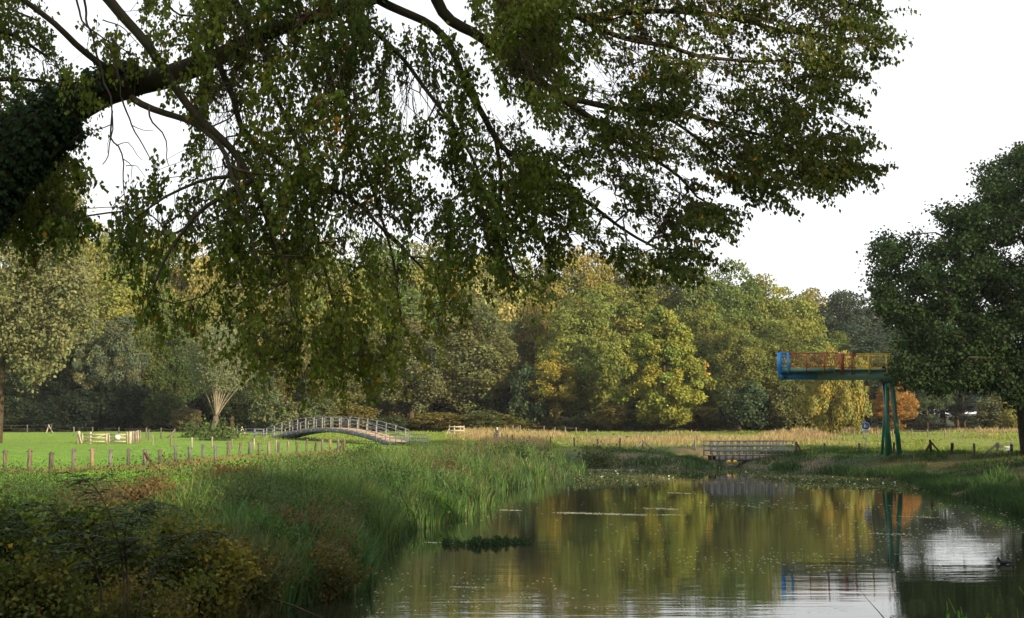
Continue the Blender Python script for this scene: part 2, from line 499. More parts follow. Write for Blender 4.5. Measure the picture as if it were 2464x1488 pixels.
def grow(guides, attr, step, rmin, rmax, rng, sag=0.12, wob=0.06):
    """guides: list of (k,3) polylines. attr: (m,3). Returns edges (p0,p1,r0,r1) and twig ends with direction."""
    pos = []; dr = []; par = []
    for gpt in guides:
        t = nrm(np.gradient(gpt, axis=0))
        for a, b in zip(gpt, t): pos.append(a); dr.append(b); par.append(-1)
    pos0 = np.array(pos)
    d0 = np.array([np.min(np.linalg.norm(pos0 - a, axis=1)) for a in attr])
    cap = len(pos) + int(len(attr) * 40)
    PP = np.zeros((cap, 3)); DD = np.zeros((cap, 3)); PA = np.full(cap, -1)
    n = len(pos); PP[:n] = pos; DD[:n] = dr
    ends = []
    for k in np.argsort(d0):
        a = attr[k]
        v = a - PP[:n]; ds = np.linalg.norm(v, axis=1) + 1e-6
        c = (v * DD[:n]).sum(1) / ds
        j = int(np.argmin(ds * (1.7 - 0.7 * c)))
        L = ds[j]
        if L < step * .4: continue
        m = min(30, max(1, int(L / step)))
        p0 = PP[j]; c1 = p0 + DD[j] * L * .35; 
        prev = j
        side = rng.normal(0, wob, 3) * L
        for s_ in range(1, m + 1):
            t = s_ / m
            q_ = (1 - t) ** 2 * p0 + 2 * t * (1 - t) * (c1 * .5 + (p0 + a) * .25 + side) + t * t * a
            q_ = q_ + np.array([0, 0, sag * L * t * (1 - t)]) + rng.normal(0, .02, 3) * step * (s_ < m)
            PP[n] = q_; DD[n] = (q_ - PP[prev]) / max(1e-6, np.linalg.norm(q_ - PP[prev])); PA[n] = prev
            prev = n; n += 1
        ends.append(prev)
    cnt = np.zeros(n); cnt[ends] = 1
    for i in range(n - 1, -1, -1):
        if PA[i] >= 0: cnt[PA[i]] += cnt[i]
    e = np.arange(n)[PA[:n] >= 0]
    r = np.clip(rmin * np.sqrt(cnt), rmin, rmax)
    rp = np.minimum(r[PA[e]], r[e] * 1.35)
    return PP[PA[e]], PP[e], rp, r[e], PP[ends], DD[ends]

def edges_geom(p0, p1, r0, r1, k=4):
    n = len(p0)
    d = nrm(p1 - p0)
    ref = np.tile([0., 0, 1], (n, 1)); ref[np.abs(d[:, 2]) > .9] = [1, 0, 0]
    u = nrm(np.cross(d, ref)); v = np.cross(d, u)
    an = np.arange(k) * 2 * np.pi / k
    ring = np.cos(an)[None, :, None] * u[:, None, :] + np.sin(an)[None, :, None] * v[:, None, :]
    V = np.concatenate([p0[:, None] + ring * r0[:, None, None], (p1 + d * r1[:, None] * .3)[:, None] + ring * r1[:, None, None]], 1).reshape(-1, 3)
    b = np.arange(n)[:, None, None] * 2 * k
    a_ = np.arange(k); c_ = (a_ + 1) % k
    Q = (b + np.stack([a_, c_, c_ + k, a_ + k], -1)[None]).reshape(-1, 4)
    return V, Q

def jitter_tint(base, n, rng, amt=.25, hue=.12):
    b = np.asarray(base, float)
    t = np.tile(b, (n, 1)) if b.ndim == 1 else b.copy()
    t = t * (1 + rng.normal(0, amt, (n, 1)))
    t[:, 0] *= 1 + rng.normal(0, hue, n)
    t[:, 2] *= 1 + rng.normal(0, hue, n)
    return np.clip(t, 0.004, .9)

# ------------------------------------------------------------ the old tree arching over the river
rng = np.random.default_rng(21)
def g3(lst, Y0, Y1):
    m = len(lst); return np.array([P(x, y, Y0 + (Y1 - Y0) * i / max(1, m - 1)) for i, (x, y) in enumerate(lst)])
PXM = F / 12.5
trunk_px = [(-460, 1330), (-330, 980), (-210, 720), (-110, 540), (-20, 420), (60, 335), (150, 270), (230, 228), (300, 205), (400, 185), (520, 140), (620, 88), (760, 40), (900, -5), (1020, -60), (1120, -130), (1230, -190), (1360, -230)]
trunk_w = [230, 200, 185, 165, 150, 138, 112, 96, 84, 70, 56, 46, 44, 42, 36, 26, 18, 10]
trunk_pts = g3(trunk_px, 11.6, 13.2)
trunk_pts[0][2] = on_ground(trunk_pts[0][0], trunk_pts[0][1]) - .3
GUID = [  # list of display points, depth start/end, width start/end
 ([(300, 205), (262, 172), (230, 150), (180, 110), (130, 60), (70, 5), (0, -60)], 12.0, 11.0, 18, 11),
 ([(215, -50), (300, 45), (355, 120), (410, 190), (450, 250), (530, 340), (610, 440), (660, 560), (700, 690), (725, 800)], 11.6, 12.0, 25, 8),
 ([(320, 235), (400, 268), (470, 300), (525, 355), (565, 430), (605, 530), (620, 640)], 12.1, 11.4, 17, 6),
 ([(520, 140), (560, 230), (600, 330), (680, 400), (760, 440), (850, 490), (950, 580), (1040, 680)], 12.4, 12.9, 17, 5),
 ([(620, 88), (650, 200), (700, 320), (740, 440), (760, 560), (800, 700), (820, 800)], 12.5, 12.2, 14, 4),
 ([(760, 40), (790, 160), (830, 270), (880, 400), (920, 520), (950, 640), (965, 800)], 12.7, 12.5, 13, 4),
 ([(610, 440), (540, 480), (470, 520), (410, 600), (370, 690)], 11.7, 11.3, 12, 5),
 ([(560, 430), (480, 440), (400, 470), (330, 520)], 11.5, 11.2, 9, 4),
 ([(900, -5), (985, 40), (1068, 93), (1127, 200), (1195, 330), (1270, 395), (1340, 440), (1420, 490), (1500, 550), (1580, 600)], 12.9, 13.2, 24, 6),
 ([(1020, -60), (1060, 35), (1140, 80), (1190, 115), (1260, 165), (1340, 225), (1420, 285), (1510, 345), (1600, 410), (1680, 480)], 13.0, 13.6, 32, 6),
 ([(820, 20), (907, 80), (985, 162), (1050, 252), (1115, 350), (1150, 430), (1165, 520), (1180, 610)], 12.8, 12.5, 13, 5),
 ([(1120, -130), (1200, -40), (1250, 28), (1410, 40), (1500, 24), (1610, 30), (1800, 50), (1950, 85), (2060, 92), (2130, 66)], 13.3, 14.6, 26, 4),
 ([(1120, -130), (1280, -20), (1400, 45), (1500, 92), (1620, 120), (1690, 137), (1840, 148), (1960, 160), (2010, 190)], 13.3, 14.2, 24, 4),
 ([(1340, 225), (1480, 258), (1580, 263), (1690, 285), (1770, 310), (1860, 335), (1950, 385), (2060, 408)], 13.4, 13.8, 18, 4),
 ([(1530, 262), (1600, 285), (1655, 320), (1720, 370), (1790, 420)], 13.5, 13.2, 10, 4),
 ([(1195, 330), (1200, 420), (1210, 520), (1230, 620), (1245, 670)], 13.0, 12.7, 11, 4),
 ([(1180, -60), (1210, 40), (1250, 140), (1290, 200)], 13.2, 12.3, 18, 6),
 ([(600, 100), (560, -20), (520, -120)], 12.4, 12.0, 24, 14),
 ([(1500, 24), (1620, -30), (1750, -60)], 13.6, 14.0, 14, 6),
 ([(-110, 540), (-60, 450), (40, 500), (120, 540)], 12, 13.6, 22, 6),
 ([(-210, 720), (-140, 300), (-60, 100), (20, 80), (110, 130)], 12, 14, 40, 8),
 ([(-100, 200), (0, 190), (90, 190), (150, 205)], 13.6, 14, 18, 5),
]
mt = empty('overhanging_tree', trunk_pts[0], 0, 'huge old tree with an ivy-clad arching trunk whose leafy boughs hang over the river', 'tree')
off = trunk_pts[0].copy()
tp = resample(trunk_pts, .12)
tpx = CX + tp[:, 0] / tp[:, 1] * F
tw = np.interp(tpx, [a[0] for a in trunk_px], trunk_w) / 2 / PXM
rr = tw * .78
V, Q, T = tube_geom(tp, rr, 16)
V = V + (VN1(V[:, 0] * 9, V[:, 2] * 9) - .5)[:, None] * .06
MB().add(V, Q, T).build('trunk', M_BARKM, mt, smooth=True, off=off)
gd = [tp[tpx > 0]]
mb = MB()
for lst, y0, y1, w0, w1 in GUID:
    gp = resample(g3(lst, y0, y1), .12)
    gp = gp + np.stack([VN2(gp[:, 2] * 2.3, gp[:, 0] * 2.3 + i) - .5 for i in (0, 17, 31)], 1) * .07
    gd.append(gp)
    mb.tube(gp, np.linspace(w0, w1, len(gp)) / 2 / PXM, 8)
mb.build('bough', M_BARKM, mt, smooth=True, off=off)
# bare hanging twigs
bare = [([(195, -30), (213, 60), (235, 130), (255, 200), (272, 270), (270, 330), (262, 380), (248, 398)], 5.5, 2),
        ([(272, 270), (268, 330), (290, 352), (298, 395), (301, 440), (303, 490), (296, 560)], 4, 1.5),
        ([(270, 300), (235, 312), (205, 320), (172, 340)], 2.5, 1.2), ([(285, 350), (310, 345), (330, 372), (345, 382)], 2.2, 1),
        ([(292, 240), (318, 300), (345, 350), (372, 392), (378, 420)], 4, 1.4), ([(318, 300), (345, 312), (372, 313)], 2, 1),
        ([(360, 250), (368, 295), (392, 320), (402, 360), (408, 400)], 4.5, 1.6), ([(298, 385), (318, 400), (322, 440)], 2.2, 1),
        ([(303, 400), (330, 398), (350, 425)], 2, 1), ([(170, -40), (200, 50), (250, 95), (300, 120), (350, 150)], 5, 2),
        ([(262, 90), (268, 130), (285, 180), (290, 240)], 3, 1.5), ([(250, 50), (300, 75), (340, 112)], 3, 1.2),
        ([(303, 470), (275, 500), (268, 555)], 2, .8), ([(268, 330), (262, 345), (262, 370)], 1.5, .8)]
mb = MB()
for lst, w0, w1 in bare:
    gp = resample(g3(lst, 11.4, 11.3), .06)
    gp = gp + np.stack([VN2(gp[:, 2] * 7, gp[:, 0] * 7 + i) - .5 for i in (0, 17, 31)], 1) * .035
    mb.tube(gp, np.linspace(w0, w1, len(gp)) / 2 / PXM * 1.15, 5)
mb.build('bare_twig', M_BARK, mt, off=off).color = (.6, .6, .65, 1)

D1 = [(330, -90), (345, 110), (430, 200), (480, 300), (440, 380), (330, 410), (300, 470), (290, 570), (340, 640), (335, 720), (380, 765), (500, 790), (590, 800), (640, 890), (700, 900), (740, 960), (800, 905), (860, 870), (940, 880), (985, 905), (1005, 860), (1050, 790), (1105, 745), (1110, 700), (1065, 610), (1045, 530), (1010, 470), (985, 400), (990, 330), (950, 240), (925, 120), (900, 60), (900, -90)]
D1b = [(430, -90), (480, 300), (430, 480), (520, 600), (700, 780), (900, 800), (1010, 700), (960, 520), (930, 380), (930, 230), (880, -90)]
D2 = [(1120, -90), (1150, 60), (1200, 200), (1270, 235), (1330, 320), (1450, 330), (1640, 400), (1790, 440), (1930, 440), (2050, 405), (2010, 320), (1940, 275), (2000, 200), (2040, 130), (2090, 60), (2040, -20), (2070, -90)]
D3 = [(1180, 260), (1330, 350), (1450, 345), (1600, 400), (1640, 450), (1690, 520), (1680, 580), (1600, 640), (1510, 630), (1440, 560), (1370, 570), (1330, 640), (1240, 680), (1190, 650), (1170, 560), (1075, 560), (1070, 480), (1120, 430), (1150, 340)]
sets = [([(x, min(y, 560) + max(0, y - 560) * .76) for x, y in D1], 760, 11.4, 13.2), ([(x, min(y, 560) + max(0, y - 560) * .76) for x, y in D1b], 500, 11.6, 13.6), (D2, 1180, 12.6, 14.8), (D3, 430, 12.3, 13.8),
        ([(920, 60), (1120, 100), (1170, 330), (1080, 430), (990, 330), (950, 200)], 85, 12.4, 13),
        ([(1130, -60), (1340, -60), (1340, 200), (1280, 245), (1210, 190), (1150, 60)], 160, 11.6, 12.6),
        ([(-90, -90), (60, -50), (95, 50), (115, 110), (175, 175), (180, 225), (110, 270), (60, 300), (-90, 380)], 150, 13.2, 14.8),
        ([(-90, 420), (30, 420), (110, 340), (165, 340), (175, 380), (130, 440), (185, 500), (190, 545), (120, 565), (60, 530), (-90, 570)], 200, 12.6, 14),
        ([(-90, -260), (250, -240), (900, -260), (2000, -200), (2060, -90), (1100, -90), (330, -90), (-90, -90)], 420, 12, 14.4),
        ([(190, 60), (300, 90), (330, 170), (250, 130)], 12, 11.4, 11.8),
        ([(2050, 20), (2140, 50), (2070, 130), (2030, 100)], 14, 14.2, 14.6), ([(1900, 380), (2100, 400), (2080, 420), (1930, 440)], 16, 13.6, 14),
        ([(1640, 470), (1765, 505), (1700, 535)], 10, 13.3, 13.6), ([(480, 780), (1000, 780), (960, 900), (760, 960), (660, 900)], 90, 11.6, 13)]
AT = []; AT_n = []
for poly, nn, ya, yb in sets:
    nn = int(nn * 1.45)
    s_ = sample_poly(poly, nn, rng)
    thr = {0: .30, 1: .2, 2: .28, 3: .33}.get(len(AT_n), .25); AT_n.append(1)
    thr = thr + .24 * sstep(540, 720, s_[:, 1]) + (.12 * (1 - sstep(400, 520, s_[:, 0])) if len(AT_n) <= 2 else 0)
    gx_ = VN4(s_[:, 0] / 62 + 3, (s_[:, 1] - s_[:, 0] * .35) / 34 + 70); s_ = s_[(gx_ > thr) | (rng.random(nn) < .12)]; nn = len(s_)
    u = rng.random(nn)
    AT += [P(a[0], a[1], ya + (yb - ya) * u[i]) for i, a in enumerate(s_)]
# hanging and outward-reaching sprays that fray the edge of the crown
SPR = [(300, 470, .1, 1), (330, 520, -.3, 1), (350, 600, -.1, 1), (345, 680, 0, 1), (380, 720, .1, 1), (430, 740, 0, 1), (480, 760, .1, 1), (540, 770, 0, 1), (600, 780, .1, 1), (640, 830, .2, 1), (690, 860, .1, 1), (740, 900, 0, 1), (620, 850, -.5, .6),
       (800, 870, 0, 1), (860, 840, .1, 1), (930, 850, .2, 1), (980, 860, 0, 1), (1020, 780, .6, 1), (1050, 720, 1, .5), (1060, 660, 1, .5), (1040, 590, 1, .6), (1000, 480, 1, .5), (980, 420, .8, .8),
       (1110, 540, .1, 1), (1140, 600, .1, 1), (1200, 610, .2, 1), (1250, 630, .3, 1), (1330, 580, 0, 1), (1300, 620, .1, 1), (1420, 540, .4, 1), (1480, 580, .8, .6), (1560, 620, 1, .4), (1620, 600, 1, .1), (1600, 640, 1, .3), (1500, 610, .6, .8),
       (1640, 500, 1, .3), (1680, 520, 1, .1), (1600, 440, 1, .4), (1740, 430, 1, .3), (1800, 440, 1, .3), (1880, 430, 1, .2), (1960, 400, 1, .2), (2020, 400, 1, .05), (1990, 330, 1, .3), (1960, 280, 1, .4), (1990, 220, 1, .1), (2010, 160, 1, .3), (2040, 100, 1, -.1), (2070, 70, 1, -.2), (2040, 10, 1, 0), (2050, -20, 1, .1),
       (1130, 380, .1, 1), (1010, 120, .5, 1), (960, 180, .6, 1), (1080, 330, .2, 1), (940, 90, 0, 1), (150, 240, .4, 1), (150, 190, 1, .3), (100, 130, 1, .4), (150, 500, 1, .3), (130, 380, 1, .4), (60, 560, .1, 1)]
for x, y, dx, dy in SPR:
    if x < 1050 and y > 560: y = 560 + (y - 560) * .76
    for rep in range(2):
        x0_, y0_ = x + rng.normal(0, 14), y + rng.normal(0, 10); dv = np.array([dx, dy]) / math.hypot(dx, dy); dd_ = 12.9 + rng.normal(0, .5) + (.8 if x > 1400 else 0)
        for q_ in range(rng.integers(3, 6)):
            x0_ += dv[0] * 15 + rng.normal(0, 3); y0_ += dv[1] * 15 + rng.normal(0, 3); dv = nrm(dv + np.array([0, .05])); AT.append(P(x0_, y0_, dd_))
AT = np.array(AT); lowz = P(700, 620, 12.5)[2]
AT = AT[(AT[:, 2] > lowz) | (rng.random(len(AT)) < .62)]
p0, p1, r0, r1, E, ED = grow(gd, AT, .11, .0022, .014, rng, sag=.10)
V, Q = edges_geom(p0, p1, r0, r1, 4)
MB().add(V, Q).build('twig', M_BARK, mt, off=off)
# leaves strung along the last 0.4 m of each twig
nl = 46
n_ = len(E)
fl_ = lerp((.0, 0, -1.), (.95, .1, -.38), sstep(-1.2, 1.5, E[:, 0])) + rng.normal(0, .28, (n_, 3))
fl_[E[:, 0] < -3.9] += (.5, 0, 0)
ED = nrm(ED * .35 + nrm(fl_))
V, Q = edges_geom(E - ED * .12, E + ED * .3, np.full(n_, .0035), np.full(n_, .0012), 4)
MB().add(V, Q).build('twig', M_BARK, mt, off=off)
Ee = np.repeat(E, nl, 0); De = np.repeat(ED, nl, 0)
u = rng.random(len(Ee)) ** .8
C = Ee + De * (u * .5 - .18)[:, None] + rng.normal(0, .030, Ee.shape)
A = nrm(np.array([0, 0, -1.0]) + rng.normal(0, .42, C.shape) + De * .25)
N = nrm(rng.normal(0, 1, C.shape) + np.array([0, -.5, .35]))
Lf = rng.uniform(.026, .06, len(C))
# project to find colour zones (greyer to the right, one zone tinted as if sunlit)
pxx = CX + C[:, 0] / C[:, 1] * F
clus = np.repeat(rng.random(n_), nl)
nz_ = VN3(C[:, 0] * 1.3 + 40, C[:, 2] * 1.3 + 40)
base = lerp((.062, .098, .016), (.13, .15, .022), nz_)
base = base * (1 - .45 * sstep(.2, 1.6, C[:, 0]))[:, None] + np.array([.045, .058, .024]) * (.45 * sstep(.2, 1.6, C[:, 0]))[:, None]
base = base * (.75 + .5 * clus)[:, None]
rnd = rng.random(len(C))
lit_ = (pxx > 1120) & (pxx < 1345) & (C[:, 1] < 12.9) & (C[:, 2] > P(1200, 260, 12)[2]); base[lit_] = np.array([.12, .15, .022]) * (.8 + .4 * clus[lit_])[:, None]  # backlit sunshine put into the leaf colour of this zone
base[rnd < .006] = (.36, .19, .02)
oc = np.repeat(rng.random(n_) < .006, nl); base[oc & (rnd < .5)] = (.34, .17, .02)
red = np.repeat(rng.random(n_) < .006, nl); rpx = ((pxx > 690) & (pxx < 850) & (C[:, 2] > P(740, 330, 12)[2]) & (rng.random(len(C)) < .012)) | ((pxx > 715) & (pxx < 790) & (C[:, 2] > P(740, 50, 12)[2]) & (rng.random(len(C)) < .3))
base[rpx] = (.17, .03, .012)
base[red & (rnd < .4)] = (.25, .04, .015)
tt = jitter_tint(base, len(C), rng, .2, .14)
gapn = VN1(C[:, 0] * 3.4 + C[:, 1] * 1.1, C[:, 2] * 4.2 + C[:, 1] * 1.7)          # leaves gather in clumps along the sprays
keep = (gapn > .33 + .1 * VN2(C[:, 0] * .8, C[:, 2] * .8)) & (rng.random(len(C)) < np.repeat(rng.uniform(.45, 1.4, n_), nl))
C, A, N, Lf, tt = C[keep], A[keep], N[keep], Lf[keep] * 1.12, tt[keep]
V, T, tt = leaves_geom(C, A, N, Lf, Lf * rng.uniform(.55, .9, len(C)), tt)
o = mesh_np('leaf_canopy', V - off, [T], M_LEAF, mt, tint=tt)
# ivy on the trunk
k = 30000
iv_end = int(np.argmax(tpx > 335)); iv0 = int(np.argmax(tpx > -250))
ti = rng.integers(iv0, iv_end, k)
tg = nrm(np.gradient(tp, axis=0))
dirr = nrm(rng.normal(0, 1, (k, 3))); dirr = nrm(dirr - tg[ti] * (dirr * tg[ti]).sum(1)[:, None])
fade = (ti - iv0) / (iv_end - iv0)
und = (dirr[:, 2] < -.1) & (tpx[ti] > 160)
thick = (tw - rr)[ti] * .6 + .03 + .07 * (VN4(tp[ti][:, 0] * 5, tp[ti][:, 2] * 5 + dirr[:, 1]))
C = tp[ti] + dirr * (rr[ti] + rng.random(k) * thick)[:, None] + rng.normal(0, .03, (k, 3))
keep = ~und & (rng.random(k) > fade * .35)
C = C[keep]; dk = dirr[keep]
A = nrm(np.array([0, 0, -1.]) + dk * .4 + rng.normal(0, .4, C.shape)); N = nrm(dk + rng.normal(0, .4, C.shape))
Lf = rng.uniform(.034, .06, len(C))
V, T, tt = leaves_geom(C, A, N, Lf, Lf, jitter_tint((.018, .034, .011), len(C), rng, .35, .15), .08)
mesh_np('ivy', V - off, [T], M_LEAF, mt, tint=tt)
# ------------------------------------------------------------ crowns for the wood
def crown_mesh(kind, seed, n):
    rg = np.random.default_rng(seed)
    H = 20.0
    if kind == 'oak': c0, R0, nc, cr0, ls = np.array([0, 0, 10.6]), np.array([6.2, 6.2, 9.3]), 150, (1.0, 1.9), (.26, .44)
    if kind == 'tall': c0, R0, nc, cr0, ls = np.array([0, 0, 10.6]), np.array([5.0, 5.0, 9.4]), 130, (.8, 1.6), (.26, .42)
    if kind == 'cone': c0, R0, nc, cr0, ls = np.array([0, 0, 9.0]), np.array([6.4, 6.4, 11.0]), 150, (.8, 1.4), (.30, .46)
    if kind == 'airy': c0, R0, nc, cr0, ls = np.array([0, 0, 12.3]), np.array([5.5, 5.5, 7.7]), 70, (.8, 1.5), (.30, .46)
    if kind == 'bush': c0, R0, nc, cr0, ls = np.array([0, 0, 9.5]), np.array([9., 9., 10.]), 110, (1.8, 3.2), (.7, 1.2)
    if kind == 'weep': c0, R0, nc, cr0, ls = np.array([0, 0, 10.5]), np.array([6.5, 6.5, 9.5]), 150, (.8, 1.3), (.3, .5)
    d = nrm(rg.normal(0, 1, (nc, 3)))
    f = rg.uniform(.5, .92, nc) * (1 + .12 * np.sin(d[:, 0] * 5 + seed) + .10 * np.sin(d[:, 2] * 7 + seed * 2))
    taper = 1 - .28 * np.clip(d[:, 2], 0, 1) ** 2 if kind != 'cone' else np.ones(nc)
    cc = c0 + d * R0 * f[:, None]
    if kind == 'cone': cc[:, :2] *= (1.12 - .62 * np.clip((cc[:, 2] - 7) / 13, 0, 1) ** 1.6)[:, None]; 
    cc[:, :2] *= taper[:, None]
    if kind in ('oak', 'cone'): cc[:, 2] = np.maximum(cc[:, 2], 2.2)
    if kind == 'bush': cc[:, 2] = np.maximum(cc[:, 2], 1.5)
    cr = rg.uniform(*cr0, nc)
    k = rg.choice(nc, n, p=cr ** 2 / (cr ** 2).sum())
    out = nrm(cc - c0)
    dl = nrm(rg.normal(0, 1, (n, 3)) + out[k] * .65 + np.array([0, 0, .15]))
    C = cc[k] + dl * (cr[k] * rg.uniform(.62, 1.08, n))[:, None] * np.array([1, 1, .82])
    Ls = rg.uniform(*ls, n)
    N = nrm(dl + rg.normal(0, .55, (n, 3)))
    if kind == 'weep':
        C[:, 2] -= rg.random(n) ** 1.5 * 2.8
        A = nrm(np.array([0, 0, -1.]) + rg.normal(0, .22, (n, 3))); Ls = Ls * 1.5; Wd = Ls * .38
        N = nrm(dl * np.array([1, 1, .2]) + rg.normal(0, .3, (n, 3)))
    else:
        A = nrm(rg.normal(0, 1, (n, 3)) + np.array([0, 0, -.3])); Wd = Ls * rg.uniform(.7, 1.0, n)
    C[:, 2] = np.maximum(C[:, 2], .3)
    ct = rg.normal(1, .13, nc); hue = rg.normal(0, .10, nc)
    t = np.ones((n, 3)) * (ct[k] * rg.normal(1, .16, n))[:, None]
    t[:, 0] *= 1 + hue[k] + rg.normal(0, .06, n); t[:, 2] *= 1 - hue[k] * .6
    if kind == 'cone':      # sunlit warmth put into the leaf colour of the outer right boughs
        warm = sstep(4.2, 5.8, C[:, 0]) * (VN1(C[:, 1] * .6 + 9, C[:, 2] * .6) > .45)
        t[:, 0] *= 1 + 1.1 * warm; t[:, 1] *= 1 - .05 * warm
    V, T, tt = leaves_geom(C, A, N, Ls, Wd, np.clip(t, .3, 2.6))
    return V, T, tt
def limb_mesh(kind, seed):
    rg = np.random.default_rng(seed + 99)
    mb = MB()
    th = {'oak': .38, 'tall': .3, 'cone': .35, 'airy': .3, 'bush': .3, 'weep': .35}[kind]
    tp_ = np.array([[0, 0, -.4], [.05, 0, 3], [.1, .1, 7], [0, .1, 11], [.1, 0, 15.5]])
    mb.tube(tp_, [th * 1.35, th, th * .8, th * .55, th * .2], 9)
    for i in range(7):
        a = rg.uniform(0, 6.28); z = rg.uniform(3.5, 11); r = rg.uniform(2.5, 4.5)
        p_ = np.array([[.05, .05, z], [math.cos(a) * r * .5, math.sin(a) * r * .5, z + 1.3], [math.cos(a) * r, math.sin(a) * r, z + 3.2]])
        mb.tube(p_, [th * .45, th * .3, th * .12], 6)
    return mb
KINDS = {'oak': (3, 20000), 'tall': (2, 17000), 'cone': (1, 34000), 'airy': (2, 9000), 'bush': (2, 6500), 'weep': (1, 20000)}
PROTO = {}
for kd, (nv, nn) in KINDS.items():
    for v in range(nv):
        V, T, tt = crown_mesh(kd, 10 + v * 7 + len(kd), nn)
        cm = mesh_np('crown', V, [T], M_FAR, tint=tt)
        tm = limb_mesh(kd, 10 + v * 7).build('trunk', M_BARK)
        PROTO[(kd, v)] = [cm.data, tm.data]
        bpy.data.objects.remove(cm); bpy.data.objects.remove(tm)
cnt_v = {}
def far_tree(px, top, wpx, Y, kind, col, label, name='broadleaf_tree', group=None, z_off=0, bark=(1, 1, 1), rz=None, x_world=None, H=None, W=None, v=None, cat='tree'):
    """a tree whose crown top shows at row `top`, crown width wpx at depth Y"""
    X = (px - CX) / F * Y if x_world is None else x_world
    z = on_ground(X, Y) + z_off
    if H is None: H = P(px, top, Y)[2] - z
    if W is None: W = wpx / F * Y * (1.12 if kind != 'cone' else 1.05)
    nv = KINDS[kind][0]
    if v is None:
        v = cnt_v.get(kind, 0); cnt_v[kind] = v + 1
    me = PROTO[(kind, v % nv)]
    w0 = {'oak': 14.0, 'tall': 10.8, 'cone': 14.4, 'airy': 12.4, 'bush': 21.5, 'weep': 14.5}[kind]
    h0 = {'oak': 20.6, 'tall': 20.4, 'cone': 20.8, 'airy': 20.6, 'bush': 21., 'weep': 20.2}[kind]
    sx = W / w0; sz = H / h0
    if rz is None: rz = R.uniform(0, 6.28) if kind != 'cone' else 0.3
    t = empty(name, (X, Y, z), rz, label, cat, group)
    cr = bpy.data.objects.new('crown', me[0]); COL.objects.link(cr); cr.parent = t; cr.color = (*col, 1)
    tr = bpy.data.objects.new('trunk', me[1]); COL.objects.link(tr); tr.parent = t; tr.color = (*bark, 1)
    for o in (cr, tr): o.scale = (sx, sx, sz)
    return t

OLIVE = (.135, .158, .038); GREEN = (.085, .12, .032); DARK = (.016, .026, .014); GREYG = (.07, .088, .045)  # DARK: shade of the left wood put into the leaf colour
YEL = (.18, .18, .036); LIME = (.165, .18, .042); BRNG = (.17, .16, .046); BLUEG = (.034, .052, .036); GOLD = (.25, .17, .025)  # BLUEG: distance haze mixed into the leaf colour
# skyline row: px, top, colour
sky_row = [(-60, 600, GREEN), (60, 590, OLIVE), (150, 575, OLIVE), (232, 552, OLIVE), (305, 590, GREEN), (390, 580, OLIVE), (480, 600, BRNG), (570, 590, GREEN), (660, 600, OLIVE),
           (750, 590, BRNG), (840, 600, OLIVE), (930, 595, GREEN), (1010, 605, OLIVE), (1085, 618, LIME), (1165, 640, OLIVE), (1245, 640, OLIVE),
           (1325, 632, BRNG), (1400, 626, BRNG), (1470, 632, BRNG), (1545, 650, BRNG), (1620, 682, OLIVE), (1700, 676, GREEN), (1765, 690, GREEN), (1835, 716, OLIVE), (1905, 738, OLIVE),
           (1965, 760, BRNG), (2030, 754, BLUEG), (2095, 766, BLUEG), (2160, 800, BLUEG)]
ords = lambda i: '%d%s' % (i, {1: 'st', 2: 'nd', 3: 'rd'}.get(i if i < 20 else i % 10, 'th'))
rj = np.random.default_rng(5)
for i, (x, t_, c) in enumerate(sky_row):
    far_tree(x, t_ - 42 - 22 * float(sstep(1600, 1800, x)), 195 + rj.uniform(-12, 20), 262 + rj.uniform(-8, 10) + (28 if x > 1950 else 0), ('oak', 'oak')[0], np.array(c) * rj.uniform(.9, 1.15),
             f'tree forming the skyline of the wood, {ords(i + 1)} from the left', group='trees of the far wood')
mid_row = [(-20, 690, GREEN), (110, 700, OLIVE), (205, 660, YEL), (285, 648, LIME), (370, 690, GREEN), (455, 700, OLIVE), (545, 680, OLIVE), (640, 700, BRNG), (740, 690, OLIVE), (830, 700, LIME),
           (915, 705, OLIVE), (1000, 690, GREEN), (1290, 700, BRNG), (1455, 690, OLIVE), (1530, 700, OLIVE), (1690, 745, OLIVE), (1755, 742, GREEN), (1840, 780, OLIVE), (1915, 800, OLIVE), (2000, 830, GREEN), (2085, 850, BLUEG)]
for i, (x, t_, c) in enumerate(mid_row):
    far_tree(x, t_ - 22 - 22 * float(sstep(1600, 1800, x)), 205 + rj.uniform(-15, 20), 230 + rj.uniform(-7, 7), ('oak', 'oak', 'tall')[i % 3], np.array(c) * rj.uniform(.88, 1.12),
             f'tree in the row below the skyline trees, {ords(i + 1)} from the left', group='trees of the far wood')
